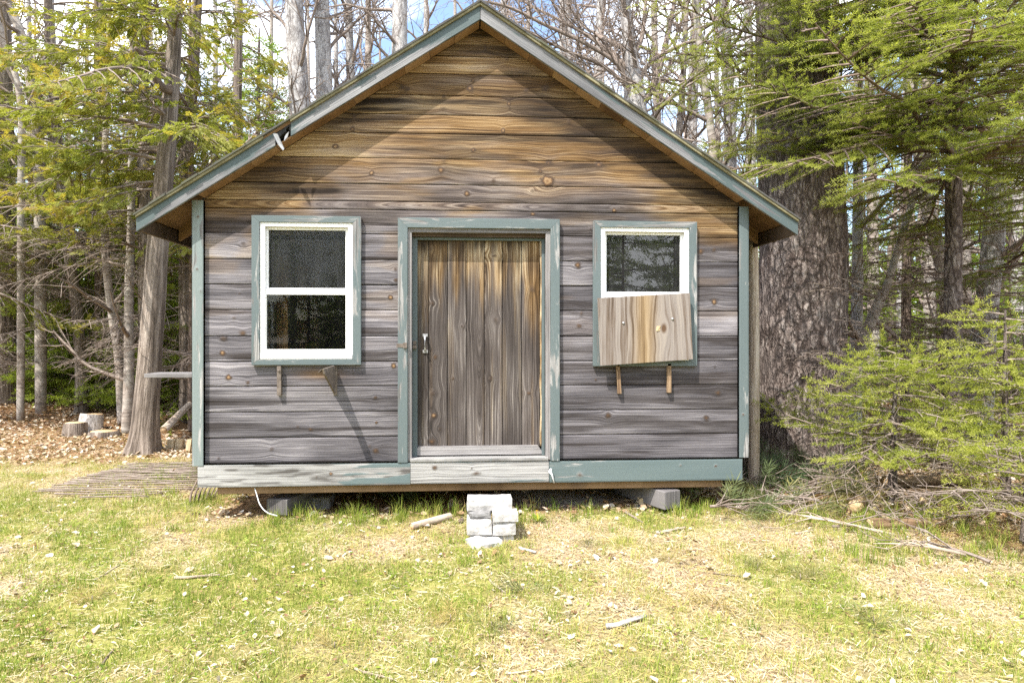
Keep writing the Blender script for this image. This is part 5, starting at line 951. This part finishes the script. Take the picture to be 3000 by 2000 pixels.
for lbl, a, b, d in (('pale grooved panel offcut leaning by the thick cedar', 485, 532, 7.7), ('pale grooved panel offcut beside the left corner of the shed', 542, 572, 7.5)):
    mb = MB(); x0, x1 = xp(a, d), xp(b, d); y0 = yp(a, d); n = 4
    for k in range(n):
        u0, u1 = x0 + (x1 - x0) * k / n, x0 + (x1 - x0) * (k + 1) / n; prism(mb, [(u0 + .002, zz(1322, d)), (u1 - .002, zz(1322, d)), (u1 - .002 + 0.02, zz(1287, d) + 0.006 * (k % 2)), (u0 + .002 + 0.02, zz(1287, d))], y0 - 0.012 * (k % 2), y0 + 0.03, along=(0, 1))
    prism(mb, [(x0, zz(1324, d)), (x1, zz(1324, d)), (x1 + 0.018, zz(1290, d)), (x0 + 0.018, zz(1290, d))], y0 + 0.031, y0 + 0.05, along=(0, 1))
    tag(center(mb.build('panel_offcut', M['plate'])), lbl, 'panel offcut', 'panel offcuts by the cedar')
def log(lbl, a, b, r0, r1, barkm='logbark', name='log', cat='log', group=None, rough=0.15, sides=10, cut=True, bend=0.0, n=14):
    a, b = np.asarray(a, float), np.asarray(b, float); th = thing(name, lbl, cat, tuple((a + b) / 2), 0, group); mb = MB(); s = np.linspace(0, 1, n); sd_ = nrm(np.cross(b - a, UP)); p = a + (b - a) * s[:, None] + sd_ * (bend * np.sin(s * 3.1) + 0.4 * bend * np.sin(s * 8))[:, None]
    tube(mb, p, np.linspace(r0, r1, n), sides, rough, r0 * 900 + abs(a[0]) * 7, cap=not cut); mb.build('log_bark', M[barkm], th)
    if cut:
        mb = MB(); d = nrm(p[1] - p[0]); e = nrm(p[-1] - p[-2]); tube(mb, [p[0] + d * 0.004, p[0] + d * 0.012], [r0 * 0.97] * 2, sides); mb.build('cut_face', M['cutwood'], th); mb = MB(); tube(mb, [p[-1] - e * 0.012, p[-1] - e * 0.004], [r1 * 0.97] * 2, sides); mb.build('cut_face', M['cutwood'], th)
lift = lambda q, h: np.array([q[0], q[1], q[2] + h])
log('pale split log lying in the grass left of the doorstep stack', lift(G(1205, 1552), .022), lift(G(1318, 1524), .03), 0.024, 0.026, 'deadwood', 'split_log', rough=0.1)
GL = 'old logs under the trees on the right'
for lbl, a, b, r in (('upper log of the pile behind the young spruce', (2590, 1446), (2845, 1440), 0.05), ('brown rotten log below it in the pile behind the young spruce', (2570, 1470), (2840, 1466), 0.055), ('long grey log on the ground nearest the lawn on the right', (2545, 1548), (2765, 1548), 0.038), ('thin log behind the pile at the right', (2620, 1425), (2860, 1416), 0.045), ('short log crossing the pile near its right end', (2700, 1482), (2860, 1455), 0.04)):
    log(lbl, lift(G(*a), r * .9 + (0.05 if 'upper' in lbl else 0)), lift(G(*b), r * .9 + (0.05 if 'upper' in lbl else 0)), r, r * 0.85, 'logbark', 'log', group=GL)
q = G(2508, 1508); log('short log with its round pale cut end facing the lawn', lift(q, 0.055), lift(q + np.array([0.30, 0.42, 0]), 0.055), 0.062, 0.058, 'logbark', 'log', group=GL)
log('leaning dead pole between the cedar and the shed corner', lift(G(478, 1300), 0.16), P(590, 1150, 9.3), 0.05, 0.035, 'deadwood', 'fallen_pole', 'pole')
def post(lbl, px0, px1, d, top, mat, name='post', cat='post'):
    mb = MB(); x0, x1 = xp(px0, d), xp(px1, d); y0 = yp(px0, d); q = H(x0, y0); pts = np.array([((x0 + x1) / 2, y0, q - 0.05), ((x0 + x1) / 2 + .004, y0, q + (top - q) * .5), ((x0 + x1) / 2 - .006, y0, top)]); tube(mb, spline(pts, 14), (x1 - x0) / 2 * 1.15, 7, 0.10, px0); return tag(center(mb.build(name, M[mat])), lbl, cat)
post('weathered grey post standing between the shed and the big pine', 2192, 2222, 5.6, zz(700, 5.6), 'deadwood')
post('thin grey pole standing tight against the right wall of the shed', 2176, 2190, 5.7, zz(720, 5.7), 'cedarbark', 'pole', 'pole')
post('squat grey post stump under the young spruce at the right edge', 2830, 2875, 5.5, zz(1462, 5.5), 'greywood', 'post_stump', 'stump')
# sticks on the lawn
GK = 'sticks lying on the lawn'
for lbl, a, b, r, m in [
    ('thick pale birch stick lying in the right half of the lawn', (1775, 1842), (1888, 1812), 0.014, 'palebark'), ('bleached stick in the left half of the lawn', (512, 1696), (645, 1688), 0.009, 'deadwood'),
    ('short grey stick right of the broken slab', (1522, 1608), (1572, 1622), 0.010, 'palebark'), ('pale stick below the right support timber', (1922, 1564), (2005, 1550), 0.012, 'deadwood'),
    ('forked twig end in front of the right concrete pad', (1830, 1498), (1885, 1535), 0.009, 'twig'), ('thin dark stick in the grass at bottom left', (285, 1960), (330, 1905), 0.006, 'twigdark'),
    ('long thin twig curving across the bottom left of centre', (1040, 1962), (1160, 1995), 0.006, 'deadwood'), ('straw coloured twig at the middle of the lawn', (1435, 1700), (1480, 1738), 0.006, 'deadwood'),
    ('reddish twig lying among leaves right of the middle', (1800, 1790), (1865, 1782), 0.005, 'twigdark'), ('grey twig at the bottom middle of the lawn', (1480, 1975), (1585, 1962), 0.005, 'deadwood'),
    ('dark twig in the bare patch on the right', (2090, 1680), (2170, 1690), 0.005, 'twigdark'), ('pale twig below the brush pile', (2330, 1565), (2380, 1556), 0.008, 'deadwood'),
    ('thin twig left of the split log', (1085, 1540), (1135, 1546), 0.004, 'twig'), ('straight dry twig pointing away at lower left', (275, 1700), (350, 1655), 0.004, 'deadwood')]:
    log(lbl, lift(G(*a), r), lift(G(*b), r * 1.3), r, r * 0.65, m, 'stick', 'stick', GK, 0.25, 6, False, r * 1.2, 12)
# pine cones
def cone(lbl, px_, py_, L, rz):
    q = G(px_, py_); mb = MB(); d = np.array([math.cos(rz), math.sin(rz), 0.05]); rs = np.random.RandomState(px_); O, D = [], []
    tube(mb, [q + UP * L * .22, q + d * L + UP * L * .22], [L * .12, L * .06], 6)
    for k in range(46):
        f = k / 46; th = k * 2.4; s = np.cross(d, UP); o = q + d * L * f + UP * L * .22; O.append(o); D.append(d * 0.5 + s * math.cos(th) + UP * math.sin(th))
    T = Tm(lambda v, qq: leafq(v, qq, (0, 0, 0), (1, 0, 0), (0, .3, 1), 1.0, 0.3)); instance(mb, T, np.array(O), np.array(D), np.tile(d, (46, 1)), L * 0.36 * np.sin(np.linspace(0.5, 2.9, 46)), np.full(46, .2), mat=0); return tag(center(mb.build('pine_cone', M['twigdark'])), lbl, 'pine cone')
cone('dark pine cone beside the split log left of the doorstep', 1345, 1535, 0.07, 1.2); cone('opened pine cone in the grass on the left of the lawn', 560, 1512, 0.06, 0.2)
# cut pine boughs and dead branches heaped at the right corner of the shed
def bough(name, lbl, cat, group, px_, py_, az_, L, seed, needles=True, tint0=0.5, mat='twig', el=4, up=0.05, dens=0.85):
    q = G(px_, py_); rs = np.random.RandomState(seed); th = thing(name, lbl, cat, tuple(q), 0, group); mb = MB(); fo = Fol(); n = 10; t = np.linspace(0, 1, n); h = np.array([math.cos(az_), math.sin(az_), 0]); s = np.array([-h[1], h[0], 0])
    pts = q + h * (L * t)[:, None] + s * (0.12 * L * rs.normal() * t ** 2)[:, None] + UP * (up + L * math.sin(R(el)) * t - 0.08 * t ** 2)[:, None]; tube(mb, pts, 0.011 * (1 - 0.75 * t), 6, 0.1, seed)
    for k in range(int(9 + L * 10) if needles else int(3 + L * 5)):
        f = rs.uniform(0.15, 0.98); i = int(f * (n - 1)); o = pts[i]; d = nrm(h * 0.8 + s * rs.normal() * 0.8 + UP * rs.uniform(-0.1, 0.5)); l2 = rs.uniform(0.12, 0.42) * (1.2 - f) + 0.06; e = o + d * l2 + UP * -0.03
        tube(mb, [o, o + d * l2 * .5 + rs.normal(size=3) * .012, e], [0.005, 0.0035, 0.0018], 4, cap=False)
        if needles and rs.rand() < dens:
            for _ in range(2): fo.put(e - d * rs.uniform(0, .10), nrm(d + rs.normal(size=3) * .2), UP + rs.normal(size=3) * .3, rs.uniform(0.13, 0.19), tint0 + rs.uniform(-.2, .2))
        else: grow(rs, mb, e, d, l2 * 0.6, 0.002, 3, 3)
    mb.build('branch', M[mat], th)
    if fo.O: m2 = MB(); fo.emit(m2, T_PINE, 0); m2.build('needles', M['pineleaf'], th)
GBO = 'cut pine boughs heaped by the right corner of the shed'
for k, (a, b, az_, L, t0, lb) in enumerate([(2330, 1450, 0.3, 0.6, .35, 'green pine bough with fan-shaped needle tufts at the top of the heap'), (2420, 1455, 1.6, 0.35, .45, 'pine bough with upright browning tip right of the heap top'), (2180, 1480, 2.9, 0.5, .25, 'dark green pine bough in the shade by the corner of the shed'), (2280, 1500, 0.1, 0.6, .65, 'yellowing pine bough at the front of the heap'), (2200, 1515, 0.5, 0.45, .5, 'pine bough lying flat at the left front of the heap'), (2400, 1510, 2.6, 0.5, .55, 'pine bough at the right front of the heap'), (2120, 1460, 0.4, 0.5, .15, 'shaded dark pine bough under the skirt board'), (2520, 1430, 2.2, 0.4, .3, 'drooping blue-green bough tuft behind the heap'), (2080, 1530, 0.0, 0.3, .4, 'small green pine sprig in the grass left of the heap'), (2230, 1455, 1.2, 0.5, .3, 'green bough pointing back towards the big pine')]):
    bough('pine_bough', lb, 'bough', GBO, a, b, az_, L, 300 + k, True, t0, 'twig', 6 if k % 3 else 20, 0.05 + 0.03 * (k % 3))
GD = 'dead branches heaped by the right corner of the shed'
for k, (a, b, az_, L, lb, el) in enumerate([(2290, 1530, 0.6, 0.7, 'long bare branch propped diagonally across the heap', 10), (2620, 1580, 2.55, 0.85, 'pale bare branch running from the heap down to the lawn', 8), (2190, 1400, -0.3, 0.8, 'thin dead branch arching out by the corner of the shed', 18), (2560, 1500, 1.7, 0.35, 'short lichen-grey forked branch standing up at the logs', 60), (2440, 1555, 0.2, 0.5, 'bleached branch lying on the ground before the heap', 2), (2130, 1455, 0.7, 0.7, 'tangled grey branch in the shade at the skirt board end', 20), (2830, 1640, 2.9, 0.5, 'bleached dead twiggy branch under the right edge spruce', 14), (2900, 1660, 2.0, 0.45, 'second bleached branch drooping at the right edge', 10), (2400, 1440, 1.0, 0.8, 'dead branch leaning on the foot of the big pine', 35)]):
    bough('dead_branch', lb, 'branch', GD, a, b, az_, L, 400 + k, False, 0.5, 'deadwood' if k in (1, 6) else 'twig', el, 0.03)
# seedlings and sprigs under the shed and on the lawn
GSG = 'small green sprigs on the lawn'
def sprig(lbl, px_, py_, s_, n, t0, T, seed, cat='sprig', name='pine_sprig', group=GSG, upv=0.35):
    q = G(px_, py_); rs = np.random.RandomState(seed); mb = MB(); D = rs.normal(size=(n, 3)); D[:, 2] = np.abs(D[:, 2]) * upv + 0.08; O = np.tile(q + UP * 0.008, (n, 1)) + rs.normal(size=(n, 3)) * [0.012, 0.012, 0.002]
    tube(mb, [q + UP * .002, q + UP * s_ * 0.3], [0.003, 0.002], 5); instance(mb, T, O, D, UP + rs.normal(size=(n, 3)) * .4, rs.uniform(0.7, 1.1, n) * s_, np.clip(t0 + rs.normal(size=n) * .1, 0, 1)); return tag(center(mb.build(name, [M['twig'], M['pineleaf']])), lbl, cat, group)
for k, (a, b, s_, n, t0, lb) in enumerate([(1530, 1735, .13, 5, .45, 'green pine needle sprig in the middle of the lawn'), (1440, 1840, .11, 5, .5, 'pale double pine sprig low in the middle of the lawn'), (1725, 1600, .10, 5, .55, 'drooping pine sprig in the straw right of the doorstep'), (2345, 1700, .13, 6, .7, 'straw brown pine sprig in the bare patch on the right'), (2220, 1670, .13, 6, .75, 'browning sprig left of the bare patch'), (2560, 1830, .14, 6, .6, 'green and brown sprig bundle at lower right'), (1320, 1820, .12, 5, .95, 'orange dead needle sprig at lower middle'), (270, 1765, .12, 5, .95, 'orange dead needle sprig at lower left'), (1960, 1650, .13, 5, .8, 'dry needle sprig below the right timber'), (980, 1900, .10, 4, .9, 'dry needle sprig near the bottom left of centre'), (2100, 1770, .13, 5, .85, 'flat dry sprig right of the birch stick')]):
    sprig(lb, a, b, s_, n, t0, T_PINE, 500 + k)
sprig('wilted green pine sprig standing under the edge of the shed left of the doorstep', 1205, 1470, .16, 7, .25, T_PINE, 520, upv=1.2, group=None); sprig('young pine shoot with feathery tufts under the left half of the shed', 1150, 1462, .15, 6, .3, T_PINE, 521, upv=1.3, group=None)
q = G(1575, 1528); th = thing('dandelion', 'small yellow dandelion growing right of the doorstep stack', 'flower', tuple(q)); mb = MB(); rs = np.random.RandomState(6); n = 22; D = rs.normal(size=(n, 3)); D[:, 2] = np.abs(D[:, 2]) * .5 + .15
TL = Tm(lambda v, qq: leafq(v, qq, (0, 0, 0), (1, 0, 0), (0, 0, 1), 1.0, 0.09)); instance(mb, TL, np.tile(q + UP * .005, (n, 1)), D, np.tile(UP, (n, 1)), rs.uniform(.06, .12, n), rs.uniform(.1, .4, n), mat=0); mb.build('leaf_rosette', M['grass'], th)
M['yellow'] = simple('yellow petals', (0.75, 0.48, 0.01), (0.85, 0.60, 0.02), 90, 0.6, 0.1)
mb = MB(); t = q + np.array([-0.005, 0, 0.075]); tube(mb, [q, t], 0.002, 5); n = 30; D = rs.normal(size=(n, 3)); D[:, 2] = np.abs(D[:, 2]) * .4 + .1; instance(mb, TL, np.tile(t, (n, 1)), D, np.tile(UP, (n, 1)), np.full(n, .013), np.full(n, .5), mat=0); mb.build('flower_head', M['yellow'], th)
# brushy root heap on the mound and fine dead twigs reaching over it
bough('brush_heap', 'heap of brush and rusty needles against the trunk on the left mound', 'brush', None, 205, 1215, 0.4, 0.5, 601, False, .9, 'twigdark', 25, 0.1)
